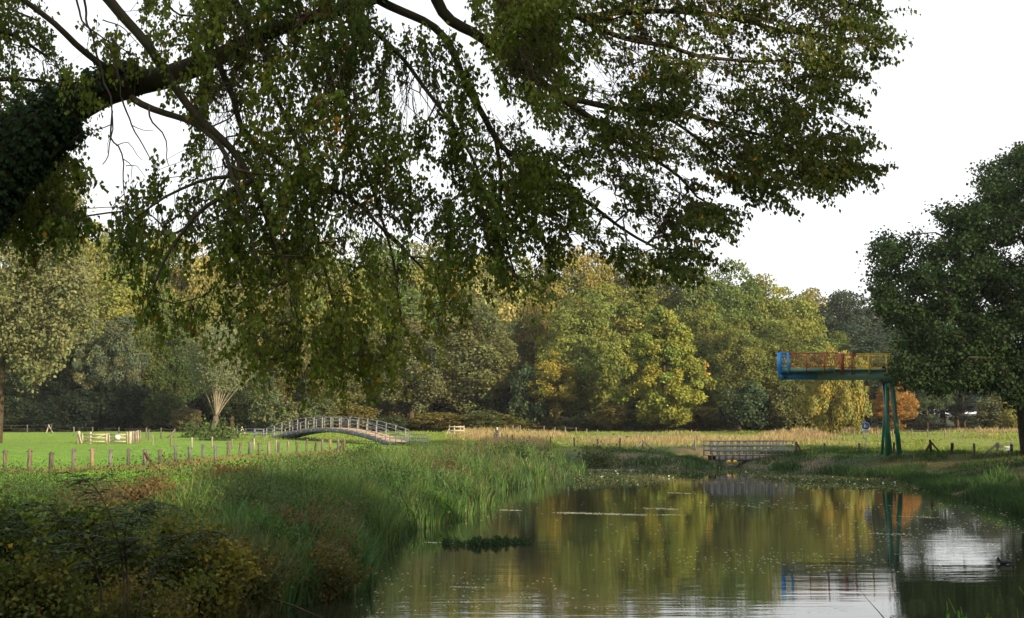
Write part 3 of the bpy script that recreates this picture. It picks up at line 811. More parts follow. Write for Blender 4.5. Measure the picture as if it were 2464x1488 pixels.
# single trees of the wood's edge
FR = [
 (1175, 606, 210, 222, 'airy', (.21, .21, .085), 'tall pale yellow-green poplar rising above the middle of the wood', 'poplar_tree'),
 (1130, 720, 260, 206, 'oak', (.078, .09, .036), 'broad dull olive oak right of the arched footbridge, dark hollow at its foot', 'oak_tree'),
 (990, 770, 220, 204, 'oak', (.085, .095, .045), 'greyish olive oak behind the right end of the arched footbridge', 'oak_tree'),
 (1225, 760, 130, 215, 'tall', (.055, .07, .03), 'narrow dark green tree in the gap right of the broad olive oak', 'broadleaf_tree'),
 (1285, 720, 170, 216, 'oak', (.095, .09, .028), 'brownish green tree with thin top between poplar and middle oak', 'oak_tree'),
 (1400, 702, 225, 205, 'oak', (.105, .128, .032), 'tall green-yellow oak in the middle of the wood edge', 'oak_tree'),
 (1335, 850, 125, 197, 'airy', (.20, .18, .036), 'small golden-leaved tree at the foot of the tall green-yellow oak', 'maple_tree'),
 (1280, 880, 120, 199, 'bush', (.035, .055, .026), 'dark green leafy thicket left of the small golden tree', 'thicket'),
 (1598, 738, 225, 186, 'cone', (.135, .155, .032), 'big domed yellow-green lime tree with orange right edge', 'lime_tree'),
 (1700, 800, 150, 214, 'oak', (.075, .09, .03), 'green oak just right of the domed yellow-green tree', 'oak_tree'),
 (1775, 770, 170, 206, 'oak', (.09, .105, .03), 'tall olive oak left of the blue end of the viewing platform', 'oak_tree'),
 (1880, 800, 180, 208, 'oak', (.085, .1, .03), 'broad olive oak behind the blue end of the viewing platform', 'oak_tree'),
 (1795, 920, 140, 190, 'bush', (.035, .055, .028), 'dark blue-green thicket behind the small plank bridge', 'thicket'),
 (1900, 930, 120, 188, 'bush', (.07, .075, .028), 'low brownish thicket left of the golden weeping tree', 'thicket'),
 (2012, 842, 175, 158, 'weep', (.155, .145, .042), 'golden weeping willow hanging behind the viewing platform', 'weeping_willow'),
 (2150, 915, 112, 163, 'oak', (.25, .14, .05), 'orange-red maple behind the green pylon', 'maple_tree'),
 (2228, 905, 110, 205, 'airy', (.06, .085, .04), 'slim tree with bare dark trunk right of the orange maple', 'broadleaf_tree'),
 (2300, 900, 130, 215, 'airy', (.03, .045, .04), 'dark blue-green tree with bare trunk, left of a twin', 'broadleaf_tree'),
 (2316, 905, 110, 208, 'airy', (.032, .048, .042), 'dark blue-green tree with bare trunk, right of its twin', 'broadleaf_tree'),
 (2180, 872, 170, 245, 'oak', BLUEG, 'hazy blue-green tree far behind the orange maple', 'broadleaf_tree'),  # haze of these distant crowns is put into their leaf colour
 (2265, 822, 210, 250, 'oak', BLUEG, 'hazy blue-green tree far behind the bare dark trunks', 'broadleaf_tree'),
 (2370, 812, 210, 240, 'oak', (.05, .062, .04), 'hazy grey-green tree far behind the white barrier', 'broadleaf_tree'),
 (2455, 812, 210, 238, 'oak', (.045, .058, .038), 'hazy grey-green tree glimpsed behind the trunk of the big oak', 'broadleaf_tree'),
 (2395, 950, 110, 200, 'bush', (.07, .075, .035), 'grey-green thicket behind the white barrier', 'thicket'),
 (2440, 965, 70, 185, 'bush', (.13, .13, .035), 'light yellow-green bush left of the big oak trunk', 'bush'),
 (2330, 1000, 90, 232, 'bush', (.04, .05, .03), 'dim undergrowth behind the bare dark trunks', 'thicket'),
 (2220, 1000, 110, 236, 'bush', (.04, .05, .035), 'dim undergrowth right of the orange maple', 'thicket'),
 # left part; the darkest greens carry painted woodland shade
 (235, 770, 130, 186, 'airy', (.075, .09, .05), 'silvery aspen in the shade, left of the thin pale trunk', 'aspen_tree'),
 (292, 745, 120, 184, 'airy', (.065, .08, .05), 'silvery aspen in the shade with a thin pale trunk', 'aspen_tree'),
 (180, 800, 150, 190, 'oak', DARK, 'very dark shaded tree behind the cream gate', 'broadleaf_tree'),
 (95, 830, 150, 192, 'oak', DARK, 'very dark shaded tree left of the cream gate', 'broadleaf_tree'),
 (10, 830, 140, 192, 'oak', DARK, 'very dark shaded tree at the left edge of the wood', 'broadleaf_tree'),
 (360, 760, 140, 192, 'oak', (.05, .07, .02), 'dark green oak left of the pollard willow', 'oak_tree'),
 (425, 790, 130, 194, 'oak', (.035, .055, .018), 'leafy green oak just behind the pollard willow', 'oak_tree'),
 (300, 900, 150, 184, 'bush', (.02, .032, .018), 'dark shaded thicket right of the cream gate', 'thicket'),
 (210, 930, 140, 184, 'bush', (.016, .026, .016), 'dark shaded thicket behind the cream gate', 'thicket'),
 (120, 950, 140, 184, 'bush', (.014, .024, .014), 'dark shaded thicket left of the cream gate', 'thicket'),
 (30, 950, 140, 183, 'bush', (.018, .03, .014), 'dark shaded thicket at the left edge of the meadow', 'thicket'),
 (400, 940, 110, 181, 'bush', (.04, .055, .02), 'green thicket left of the pollard willow', 'thicket'),
 (452, 985, 80, 176, 'bush', (.08, .07, .04), 'dry brownish scrub at the foot of the pollard willow', 'bush'),
 (600, 880, 130, 186, 'oak', (.04, .058, .024), 'grey-green tree right of the pollard willow', 'broadleaf_tree'),
 (660, 935, 120, 178, 'bush', (.07, .085, .04), 'rounded grey-green sallow bush behind the left end of the arched footbridge', 'bush'),
 (560, 800, 170, 200, 'oak', (.04, .055, .02), 'dull green oak behind the pollard willow crown', 'oak_tree'),
 (700, 800, 190, 206, 'oak', (.08, .085, .03), 'olive oak under the hanging boughs left of the arched footbridge', 'oak_tree'),
 (800, 860, 160, 200, 'oak', (.085, .095, .03), 'yellowish oak behind the crown of the arched footbridge', 'oak_tree'),
 (890, 800, 170, 206, 'oak', (.075, .09, .035), 'olive oak behind the right half of the arched footbridge', 'oak_tree'),
 (760, 960, 110, 188, 'bush', (.06, .075, .028), 'green bush behind the left half of the arched footbridge', 'bush'),
]
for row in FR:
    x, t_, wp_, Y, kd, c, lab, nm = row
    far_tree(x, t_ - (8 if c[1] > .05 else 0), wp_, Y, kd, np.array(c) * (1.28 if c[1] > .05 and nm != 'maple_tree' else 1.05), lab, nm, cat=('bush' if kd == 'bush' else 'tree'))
# scrub along the wood's foot
for i, x in enumerate([700, 850, 950, 1060, 1180, 1290, 1390, 1480, 1560, 1700, 1850, 1950]):
    c = [(.075, .085, .025), (.11, .1, .025), (.055, .07, .025), (.13, .115, .03)][i % 4]
    far_tree(x + rj.uniform(-12, 12), 985 + rj.uniform(-18, 20), 150 + rj.uniform(-25, 30), 197 + rj.uniform(-3, 3), 'bush', np.array(c),
             f'low bush at the sunlit foot of the wood, {ords(i + 1)} from the left', 'bush', 'bushes along the foot of the wood', cat='bush')

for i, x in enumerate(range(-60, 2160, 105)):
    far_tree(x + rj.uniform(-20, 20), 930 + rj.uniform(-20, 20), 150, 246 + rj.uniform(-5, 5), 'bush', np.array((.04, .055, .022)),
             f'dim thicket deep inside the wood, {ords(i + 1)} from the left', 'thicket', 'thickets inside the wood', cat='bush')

# trees outside the frame on the near right bank: they shade the foreground
for i, (x, y, H_, W_) in enumerate([(20, -24, 17, 13), (17, -9, 18, 13), (25, 5, 19, 12), (32, -28, 19, 14), (30, -12, 19, 13), (37, 2, 18, 13), (41, 16, 18, 13), (45, 30, 18, 13), (53, 43, 17, 13), (61, 56, 17, 13), (68, 70, 16, 13)]):
    far_tree(0, 0, 0, y, 'oak', np.array(OLIVE), f'leafy tree on the right bank outside the picture, {ords(i + 1)} going upriver', 'oak_tree', 'trees on the right bank', x_world=x, H=H_, W=W_)

# ------------------------------------------------------------ big oak on the right bank
def hero_tree(name, label, base, trunk_w, guides, polys, Ydepth, leafsz, nl, col, col2, seed, step, rmin, rmax, bark=(1, 1, 1), weep=0.0, matl=None, twl=.9):
    rg = np.random.default_rng(seed)
    t = empty(name, base, 0, label, 'tree')
    off = np.array(base)
    gl = []
    mbt = MB(); mbb = MB()
    for i, (lst, y0, y1, w0, w1) in enumerate(guides):
        gp = g3(lst, y0, y1)
        if i == 0: gp[0] = off - np.array([0, 0, .4])
        gp = resample(gp, step * .8); gl.append(gp)
        pm = F / Ydepth
        (mbt if i == 0 else mbb).tube(gp, np.linspace(w0, w1, len(gp)) / 2 / pm, 9)
    mbt.build('trunk', M_BARK, t, True, off).color = (*bark, 1)
    if mbb.V: mbb.build('limb', M_BARK, t, True, off).color = (*bark, 1)
    AT = []
    for poly, n, ya, yb in polys:
        s_ = sample_poly(poly, int(n * 1.3), rg); gx_ = VN3(s_[:, 0] / 38 + seed, s_[:, 1] / 30); s_ = s_[(gx_ > .34) | (rg.random(len(s_)) < .15)]; n = len(s_); u = rg.random(n)
        AT += [P(a[0], a[1], ya + (yb - ya) * u[i]) for i, a in enumerate(s_)]
    AT = np.array(AT)
    p0, p1, r0, r1, E, ED = grow(gl, AT, step, rmin, rmax, rg, sag=.08)
    V, Q = edges_geom(p0, p1, r0, r1, 4)
    MB().add(V, Q).build('branch', M_BARK, t, off=off).color = (*bark, 1)
    n_ = len(E)
    Ee = np.repeat(E, nl, 0); De = np.repeat(ED, nl, 0)
    C = Ee - De * (rg.random(len(Ee)) * twl * .6)[:, None] + rg.normal(0, twl * .36, Ee.shape) * np.array([1, 1, .7])
    N = nrm(nrm(C - Ee) + rg.normal(0, .6, C.shape) + np.array([0, 0, .3]))
    A = nrm(rg.normal(0, 1, C.shape) + np.array([0, 0, -.5 - weep]))
    L = rg.uniform(leafsz * .7, leafsz * 1.3, len(C))
    m = np.repeat(rg.random(n_), nl)
    base_c = lerp(col, col2, np.clip(m * .6 + .5 * VN2(C[:, 0] * .4, C[:, 2] * .4), 0, 1))
    V, T, tt = leaves_geom(C, A, N, L, L * rg.uniform(.65, .95, len(C)), jitter_tint(base_c, len(C), rg, .18, .1))
    mesh_np('crown', V - off, [T], matl or M_FAR, t, tint=tt)
    return t
ob = G(2466, 1096)
OY = ob[1]
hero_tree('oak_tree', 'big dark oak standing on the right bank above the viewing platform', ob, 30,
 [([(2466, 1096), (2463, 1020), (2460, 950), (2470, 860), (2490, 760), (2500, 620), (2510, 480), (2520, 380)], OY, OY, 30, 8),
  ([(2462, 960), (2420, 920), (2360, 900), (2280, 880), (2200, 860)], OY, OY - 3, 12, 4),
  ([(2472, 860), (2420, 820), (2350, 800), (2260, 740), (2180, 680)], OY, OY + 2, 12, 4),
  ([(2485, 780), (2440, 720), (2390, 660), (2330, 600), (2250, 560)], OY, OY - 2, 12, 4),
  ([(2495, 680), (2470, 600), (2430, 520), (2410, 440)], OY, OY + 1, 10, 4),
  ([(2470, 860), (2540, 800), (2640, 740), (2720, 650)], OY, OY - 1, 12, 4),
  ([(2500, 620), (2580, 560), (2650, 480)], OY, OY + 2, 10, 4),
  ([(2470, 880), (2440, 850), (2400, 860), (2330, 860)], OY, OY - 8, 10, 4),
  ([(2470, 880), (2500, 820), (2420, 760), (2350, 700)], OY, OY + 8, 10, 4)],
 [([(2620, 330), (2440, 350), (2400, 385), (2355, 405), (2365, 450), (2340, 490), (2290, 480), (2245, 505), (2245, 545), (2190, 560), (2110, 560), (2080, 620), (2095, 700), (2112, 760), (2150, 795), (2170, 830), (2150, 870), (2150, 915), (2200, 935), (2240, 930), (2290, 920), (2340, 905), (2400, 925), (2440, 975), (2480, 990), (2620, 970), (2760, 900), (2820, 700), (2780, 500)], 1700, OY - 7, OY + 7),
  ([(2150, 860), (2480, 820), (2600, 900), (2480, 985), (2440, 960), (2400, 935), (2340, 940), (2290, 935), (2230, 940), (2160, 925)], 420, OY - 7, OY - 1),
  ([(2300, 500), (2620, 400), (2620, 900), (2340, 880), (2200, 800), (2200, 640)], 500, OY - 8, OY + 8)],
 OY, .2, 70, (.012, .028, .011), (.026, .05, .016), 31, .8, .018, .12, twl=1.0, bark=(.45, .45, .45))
# tall pale poplar on the left
pb = G(4, 1046); PY = 132.0
pb = np.array([(4 - CX) / F * PY, PY, on_ground((4 - CX) / F * PY, PY)])
hero_tree('poplar_tree', 'large silvery poplar with drooping lower boughs at the left edge of the picture', pb, 20,
 [([(4, 1050), (3, 960), (10, 860), (40, 740), (80, 600), (130, 480), (150, 430)], PY, PY, 16, 4),
  ([(10, 860), (50, 870), (60, 920)], PY, PY - 3, 6, 3),
  ([(25, 800), (80, 800), (140, 780), (190, 760)], PY, PY - 2, 7, 3),
  ([(40, 740), (100, 700), (160, 660), (200, 640)], PY, PY + 2, 7, 3),
  ([(60, 670), (30, 600), (-10, 540)], PY, PY - 2, 7, 3),
  ([(20, 830), (-40, 760), (-90, 700)], PY, PY, 7, 3)],
 [([(-200, 560), (-40, 520), (50, 530), (100, 520), (130, 440), (160, 425), (200, 480), (195, 540), (185, 600), (222, 660), (225, 720), (200, 790), (170, 830), (150, 870), (120, 890), (70, 945), (50, 930), (60, 890), (20, 850), (-60, 880), (-200, 900)], 1250, PY - 5, PY + 5),
  ([(40, 880), (90, 880), (75, 950), (50, 940)], 30, PY - 4, PY - 2)],
 PY, .34, 26, (.10, .115, .055), (.17, .18, .085), 41, 1.0, .02, .15, bark=(.75, .72, .7), twl=1.5)
# pollard willow: pale poles fanning from a short stump
rg = np.random.default_rng(77)
WY = 166.0; wb = np.array([(516 - CX) / F * WY, WY, on_ground((516 - CX) / F * WY, WY)]); pm = F / WY
wt = empty('pollard_willow', wb, 0, 'pollard willow with a fan of pale bare poles below a feathery grey-green crown', 'tree')
mb = MB(); mb.tube(np.array([[0, 0, -.3], [0, 0, .8], [.3, 0, 1.6], [.35, 0, 2.3]]), [.42, .33, .4, .3], 10)
mb.build('trunk', M_BARK, wt, True).color = (1.6, 1.75, 2.1, 1)
tips = []
for i in range(26):
    a = rg.uniform(0, 6.28); sp = .3 + 4.5 * math.sqrt(rg.random()); h = rg.uniform(7.5, 12.5) - sp * .5
    p_ = resample(np.array([[.3, 0, 2.0], [.3 + math.cos(a) * sp * .35, math.sin(a) * sp * .35, 2 + h * .33], [.3 + math.cos(a) * sp * .8, math.sin(a) * sp * .8, 2 + h * .7], [.3 + math.cos(a) * sp, math.sin(a) * sp, 2 + h]]), .7)
    m_ = MB(); m_.tube(p_, np.linspace(.085, .02, len(p_)), 6); m_.build('pole', M_BARK, wt).color = (3.3, 3.8, 4.8, 1)
    tips.append(p_[len(p_) // 3:])
tips = np.concatenate(tips)
k = 34000
b_ = tips[rg.integers(0, len(tips), k)]
C = b_ + rg.normal(0, .75, (k, 3)); C[:, 2] += .5
C = C[C[:, 2] > 5.2 + rg.random(len(C)) * 2.2]
A = nrm(rg.normal(0, .6, C.shape) + np.array([0, 0, .4])); N = rg.normal(0, 1, C.shape)
L = rg.uniform(.25, .45, len(C))
V, T, tt = leaves_geom(C, A, N, L, L * .35, jitter_tint((.14, .165, .095), len(C), rg, .2, .1))
mesh_np('crown', V, [T], M_FAR, wt, tint=tt)

# ------------------------------------------------------------ arched footbridge
def bridge_arch():
    A = G(640, 1056); B = G(938, 1072)
    A[2] = B[2] = (A[2] + B[2]) / 2 + .1
    L = np.linalg.norm((B - A)[:2]); ax = nrm((B - A) * [1, 1, 0]); nr = np.array([-ax[1], ax[0], 0])
    if nr[1] < 0: nr = -nr
    W = 2.2; rise = P(803, 1030, (A[1] + B[1]) / 2)[2] - A[2]
    t = empty('arched_footbridge', A, 0, 'grey arched footbridge with slatted railings crossing the meadow in front of the wood', 'bridge')
    def pt(s, side, dz=0):     # s 0..1 along the span
        z = rise * (1 - (2 * s - 1) ** 2) if 0 <= s <= 1 else 0
        z = z + (-.25 * abs(s - np.clip(s, 0, 1)) * L if not 0 <= s <= 1 else 0)
        return A + ax * L * s + nr * W * side + np.array([0, 0, z + dz])
    ss = np.linspace(0, 1, 25)
    for sd in (0.0, 1.0):
        mb = MB()
        for i in range(24): mb.beam(pt(ss[i], sd, -.22), pt(ss[i + 1], sd, -.22), .14, .42)
        mb.build('girder', M_STEEL, t, off=A)
    mb = MB()
    for i in range(24):
        a, b = pt(ss[i], .5), pt(ss[i + 1], .5); mb.beam(a, b, W - .2, .06)
    mb.build('deck', M_DECK, t, off=A)
    N_ = 15
    for sd in (-.03, 1.03):
        for i in range(N_):
            s = (i + .3) / (N_ - .4)
            m_ = MB(); m_.beam(pt(s, sd, -.42), pt(s, sd, 1.12), .07, .12, up=ax); m_.build('post', M_CREAMW, t, off=A)
        for hgt_, th in ((1.14, .07), (.78, .06), (.42, .06)):
            m_ = MB()
            for i in range(24): m_.beam(pt(ss[i], sd * 1.04 + (-.02), hgt_), pt(ss[i + 1], sd * 1.04 - .02, hgt_), .05, th)
            m_.build('handrail' if th == .07 else 'rail', M_GREYWOOD, t, off=A)
        # straight approach railings beyond both ends
        for s0, s1 in ((-.26, -.01), (1.01, 1.13)):
            m_ = MB()
            for j in range(4):
                s = s0 + (s1 - s0) * j / 3
                q_ = pt(s, sd); zg = on_ground(q_[0], q_[1]); m_.beam((q_[0], q_[1], zg - .1), (q_[0], q_[1], zg + 1.05), .08, .08, up=ax)
            for hh in (1.02, .68, .34):
                a, b = pt(s0, sd), pt(s1, sd); za, zb = on_ground(a[0], a[1]), on_ground(b[0], b[1])
                a[2] = za + hh; b[2] = (zb + hh if s0 < 0 else zb + hh)
                m_.beam(a, b, .05, .08)
            m_.build('approach_railing', M_GREYWOOD, t, off=A)
    m_ = MB(); m_.tube([pt(.12, .1, -.55), pt(.45, .1, -rise + .15), pt(.88, .1, -.55)], .03, 5); m_.build('tie_rod', M_STEEL, t, off=A)
    for s, mt_ in ((-.02, M_CONC), (1.02, M_CONC)):
        q_ = pt(s, .5); m_ = MB(); m_.box((q_[0], q_[1], q_[2] - .75), 1.0, W + .5, 1.1, math.atan2(ax[1], ax[0])); m_.build('abutment', mt_, t, off=A)
    q_ = pt(.055, .5); m_ = MB(); m_.box((q_[0], q_[1], A[2] - .85), 1.3, W + .3, .9, math.atan2(ax[1], ax[0])); m_.build('brick_pier', M_BRICK, t, off=A)
bridge_arch()

# ------------------------------------------------------------ small plank bridge over the side ditch
def plank_bridge():
    Y = 103.0
    a = P(1712, 1060, Y); b = P(1906, 1064, Y + 1.5)
    zt = (a[2] + b[2]) / 2; L = b[0] - a[0]
    A = np.array([a[0], Y, zt - 1.08]); ax = nrm(np.array([L, 1.5, 0])); L = math.hypot(L, 1.5); nr = np.array([-ax[1], ax[0], 0])
    t = empty('plank_bridge', A, 0, 'small timber plank bridge with blue-grey railings over the side ditch', 'bridge')
    pt = lambda s, d, dz: A + ax * L * s + nr * d + np.array([0, 0, dz])
    m_ = MB(); m_.beam(pt(0, .8, -.04), pt(1, .8, -.04), 1.7, .08); m_.build('deck', M_DECK, t, off=A)
    m_ = MB()
    for d in (.06, 1.5): m_.beam(pt(.04, d, -.29), pt(.96, d, -.29), .12, .40)
    m_.build('beam', M_TIMBER, t, off=A).color = (1, 1, 1, 1)
    m_ = MB(); m_.beam(pt(.05, -.03, -.28), pt(.95, -.03, -.28), .05, .34); m_.build('fascia', M_CONC, t, off=A)
    for d, nn in ((-.10, 13), (1.72, 13)):
        for i in range(nn):
            s = i / (nn - 1); m_ = MB(); m_.beam(pt(s, d, -.42 if d < 0 else -.1), pt(s, d, 1.04), .07, .09, up=ax); m_.build('post', M_CREAMW, t, off=A)
        for hh, th in ((1.08, .07), (.70, .13), (.32, .13)):
            m_ = MB(); m_.beam(pt(-.01, d - .06, hh), pt(1.01, d - .06, hh), .05, th); m_.build('rail', M_GREYWOOD, t, off=A)
    m_ = MB(); m_.beam(pt(1.045, -.1, -.3), pt(1.045, -.1, 1.02), .14, .14, up=ax); m_.beam(pt(1.05, -.1, .9), pt(1.15, -.1, -.3), .09, .12); m_.build('end_post', M_TIMBER, t, off=A)
    m_ = MB(); m_.ball(pt(1.0, -.2, .78), .07, .03, .07); m_.build('reflector', M_WHITE, t, off=A)
    # drain pipe and floats hang below in the ditch
    m_ = MB(); m_.tube([pt(.175, -.15, -.42), pt(.175, -.15, -.68), pt(.20, -.15, -.8), pt(.26, -.15, -.82)], .03, 6); m_.build('bent_pipe', M_ZINC, t, off=A)
    for i, px in enumerate((1755, 1769)):
        c = P(px, 1111.5, Y - 1.2)
        z0 = c[2]
        f = MB(); V, Q, T = tube_geom(np.array([[-.02, .12, 0], [-.02, -.02, 0], [0, -.1, 0]]), [.15, .15, .10], 12); f.add(V, Q, T)
        f.ball((0, 0, 0), .15, .16, .15)
        o = f.build('yellow_float', M_FLOAT, None, True); o.location = c
        tag(o, ('left' if i == 0 else 'right, half hidden') + ' one of two yellow floats hanging below the plank bridge', 'float', 'yellow floats under the plank bridge')
plank_bridge()

# ------------------------------------------------------------ viewing platform on a green pylon
def platform():
    Y = 93.0
    gp = G(2121, 1092); gp2 = G(2150, 1093)
    Xp = lambda px: (px - CX) / F * Y
    Z = lambda py: P(CX, py, Y)[2]
    zd = Z(889); zr = Z(854); zb = Z(915)
    A = np.array([gp[0] + .5, Y, gp[2]])
    t = empty('viewing_platform', A, 0, 'raised steel viewing platform with blue, red and yellow railings on a green pylon', 'platform')
    x0, x1 = Xp(1871), Xp(2352)
    xw = Xp(2006); xr = Xp(2056); xbl = Xp(1898)
    yf, yb = Y - 1.0, Y + 1.0          # walkway edges
    yF = Y - 2.4                        # front edge of the wider end deck
    s_ = (Y - 2.4) / Y
    X_ = lambda px: (px - CX) / F * yF
    Xa = lambda px, y: (px - CX) / F * y
    def slab(nm, mat, pa, pb, y0, y1, z0, z1):
        V = [[Xa(p_, y_), y_, z_] for z_ in (z0, z1) for p_, y_ in ((pa, y0), (pb, y0), (pb, y1), (pa, y1))]
        q_ = MB(); q_.add(np.array(V), [[3, 2, 1, 0], [4, 5, 6, 7], [0, 1, 5, 4], [1, 2, 6, 5], [2, 3, 7, 6], [3, 0, 4, 7]]); q_.build(nm, mat, t, off=A)
    # girder
    for nm, a, b, m in (('blue_girder', Xp(1884), Xp(1962), M_BLUE), ('girder', Xp(1962) + .003, x1, M_GGREEN)):
        q_ = MB()
        if nm == 'blue_girder': q_.beam((a, Y, (zd + zb) / 2 - .08), (b, Y, (zd + zb) / 2 - .08), 1.1, zd - zb - .22)
        else: q_.beam((a, Y, (zd + zb) / 2 - .05), (b, Y, (zd + zb) / 2 - .05), 1.2, zd - zb - .14)
        q_.build(nm, m, t, off=A)
    slab('end_plate', M_BLUE, 1876, 1886, Y - .8, Y + .8, zb + .02, zd - .25)
    slab('end_fascia', M_BLUE, 1872, 1884, yF - .02, Y + 1.62, zd - .3, zd)
    # decks
    slab('walkway_deck', M_GGREEN, 2008, 2352, yf - .05, yb + .05, zd - .1, zd)
    xe0, xe1 = X_(1872), X_(2006)
    slab('end_deck', M_GGREEN, 1884, 2006, yF, Y + 1.6, zd - .24, zd - .01)
    def panel(pa, pb, mat, nb=None):
        pa = np.array(pa, float); pb = np.array(pb, float); L = np.linalg.norm(pb - pa)
        q_ = MB(); q_.beam(pa + [0, 0, zr - zd], pb + [0, 0, zr - zd], .05, .06); q_.beam(pa + [0, 0, .08], pb + [0, 0, .08], .05, .06)
        k = int(L / .12)
        for i in range(1, k):
            c = pa + (pb - pa) * i / k; q_.beam(c + [0, 0, .1], c + [0, 0, zr - zd], .014, .014, up=(0, 1, 0))
        q_.build('railing_panel', mat, t, off=A)
    def post(p_, mat, w_=.12):
        q_ = MB(); q_.beam(np.array(p_) + [0, 0, -.35], np.array(p_) + [0, 0, zr - zd + .02], w_, .12, up=(0, 1, 0)); q_.beam(np.array(p_) + [0, 0, -.3], np.array(p_) + [0, .3, -.3], w_, .12)
        q_.build('railing_post', mat, t, off=A)
    e = .02
    yB = Y + 1.6
    c = lambda px, y: (Xa(px, y), y, zd)
    panel(c(1875, yF), c(1898, yF), M_BLUE); panel(c(1898, yF), c(2006, yF), M_RED); panel(c(1875, yF), c(1875, yB), M_BLUE); panel(c(1875, yB), c(1898, yB), M_BLUE); panel(c(1898, yB), c(2006, yB), M_RED)
    panel(c(2006, yF), c(2027, yf), M_RED); panel(c(2006, yB), c(2027, yb), M_RED)
    for yy in (yf, yb):
        panel(c(2027, yy), c(2060, yy), M_RED); panel(c(2060, yy), c(2352, yy), M_YEL)
    post(c(1876, yF), M_BLUE, .3); post(c(1897, yF), M_BLUE, .13); post(c(1940, yF), M_RED, .06); post(c(1984, yF), M_RED, .1); post(c(1875, yB), M_BLUE); post(c(1898, yB), M_BLUE); post(c(1984, yB), M_RED)
    post(c(2027, yf), M_RED, .2); post(c(2050, yf), M_RED, .09); post(c(2027, yb), M_RED)
    for px in (2091, 2134, 2177, 2220, 2263, 2306, 2350):
        post(c(px, yf), M_YEL, .09); post(c(px, yb), M_YEL, .09)
    # pylon: two pairs of splayed legs crossing near the top, each leg a tapering plate
    def leg(xt, xb_, wt_, wb_, y, dz0=0.0, yb2=None):
        yb2 = y if yb2 is None else yb2
        zb_ = on_ground(xb_, y) - .2; zt_ = zb + .02; th = .3
        V = []
        for yo in (-th / 2, th / 2):
            V += [[xb_ - wb_ / 2, yb2 + yo, zb_], [xb_ + wb_ / 2, yb2 + yo, zb_], [xt + wt_ / 2, y + yo, zt_ - .2], [xt - wt_ / 2, y + yo, zt_ - .2]]
        q_ = MB(); q_.add(np.array(V), [[0, 1, 2, 3], [7, 6, 5, 4], [0, 4, 5, 1], [1, 5, 6, 2], [2, 6, 7, 3], [3, 7, 4, 0]]); q_.build('pylon_leg', M_GREEN, t, off=A)
    leg(Xp(2128), Xp(2121), .24, .27, Y - .55, yb2=Y - .9); leg(Xp(2140), Xp(2151), .24, .28, Y - .5, yb2=Y - .85)
    leg(Xp(2139), Xp(2124), .15, .15, Y + .5, yb2=Y + .85); leg(Xp(2129), Xp(2148), .15, .15, Y + .55, yb2=Y + .9)
    q_ = MB(); q_.box((Xp(2135), Y, zb - .08), 1.0, 1.6, .26); q_.build('bearing', M_BLACK, t, off=A)
    # stair flight running down to the right, behind the oak
    xs1 = x1; xs2 = Xp(2612); q_ = MB(); n_s = 22; zg = on_ground(xs2, Y) + .1
    for i in range(n_s):
        f_ = i / (n_s - 1); q_.box((xs1 + (xs2 - xs1) * f_, Y, zd - .1 + (zg - zd) * f_), (xs2 - xs1) / n_s + .02, 1.6, .16)
    q_.build('stair_tread', M_TIMBER, t, off=A)
    q_ = MB()
    for yy in (Y - .9, Y + .9): q_.beam((xs1, yy, zd - .3), (xs2, yy, zg - .1), .12, .35)
    q_.build('stringer', M_GGREEN, t, off=A)
platform()

# ------------------------------------------------------------ footpath sign
def sign():
    b = G(2079, 1092); Y = b[1]; pm = F / Y
    t = empty('footpath_sign', b, 0, 'round blue footpath sign with a white walking pair above a small white plate', 'sign')
    zc = P(2078, 1025, Y)[2] - b[2]; r = 9.6 / pm
    m_ = MB(); m_.tube([(0, 0, -.3), (0, 0, zc + r)], .032, 8); m_.build('pole', M_ZINC, t, True)
    def disc(rad, y, th, mat, nm, par):
        q_ = MB(); V, Q, T = tube_geom(np.array([[0, y, zc], [0, y - th, zc]]), [rad, rad], 32); q_.add(V, Q, T); return q_.build(nm, mat, par)
    disc(r, -.035, .012, M_WHITE, 'sign_rim', t); d_ = disc(r * .94, -.049, .006, M_SIGNB, 'sign_disc', t)
    f_ = MB(); k = r; y = -.06
    def limb(pts, w0, w1, ox=0, sc=1):
        f_.tube([np.array([ox * k + x * k * sc, y, zc - .62 * k + z * k * sc]) for x, z in pts], np.linspace(w0, w1, len(pts)) * k * sc, 6)
    def fig(ox, sc, skirt):
        f_.ball((ox * k, y, zc - .62 * k + 1.18 * k * sc), .12 * k * sc, .012, .12 * k * sc)
        limb([(0, 1.0), (0, .55)], .13, .15, ox, sc)
        if skirt: limb([(0, .62), (0, .38)], .15, .24, ox, sc)
        limb([(.03, .55), (.12, .25), (.18, 0)], .09, .05, ox, sc); limb([(-.03, .55), (-.12, .28), (-.22, 0)], .09, .05, ox, sc)
        limb([(-.08, .95), (-.22, .62)], .05, .04, ox, sc); limb([(.08, .95), (.24, .66)], .05, .04, ox, sc)
    fig(-.2, 1.0, False); fig(.32, .62, True)
    o = f_.build('pictogram', M_WHITE, t)
    for v in o.data.vertices: v.co.y = min(v.co.y, -.0555) if v.co.y > -.06 else max(v.co.y, -.064)
    zp = P(2078, 1037.5, Y)[2] - b[2]; m_ = MB(); m_.box((0, -.045, zp), 17.5 / pm, .012, 7.0 / pm); pl = m_.build('text_plate', M_WHITE, t)
    m_ = MB(); m_.box((0, -.053, zp + .04), .36, .004, .025); m_.box((0, -.053, zp - .035), .28, .004, .025); m_.build('faint_lettering', M_ZINC, pl)
sign()

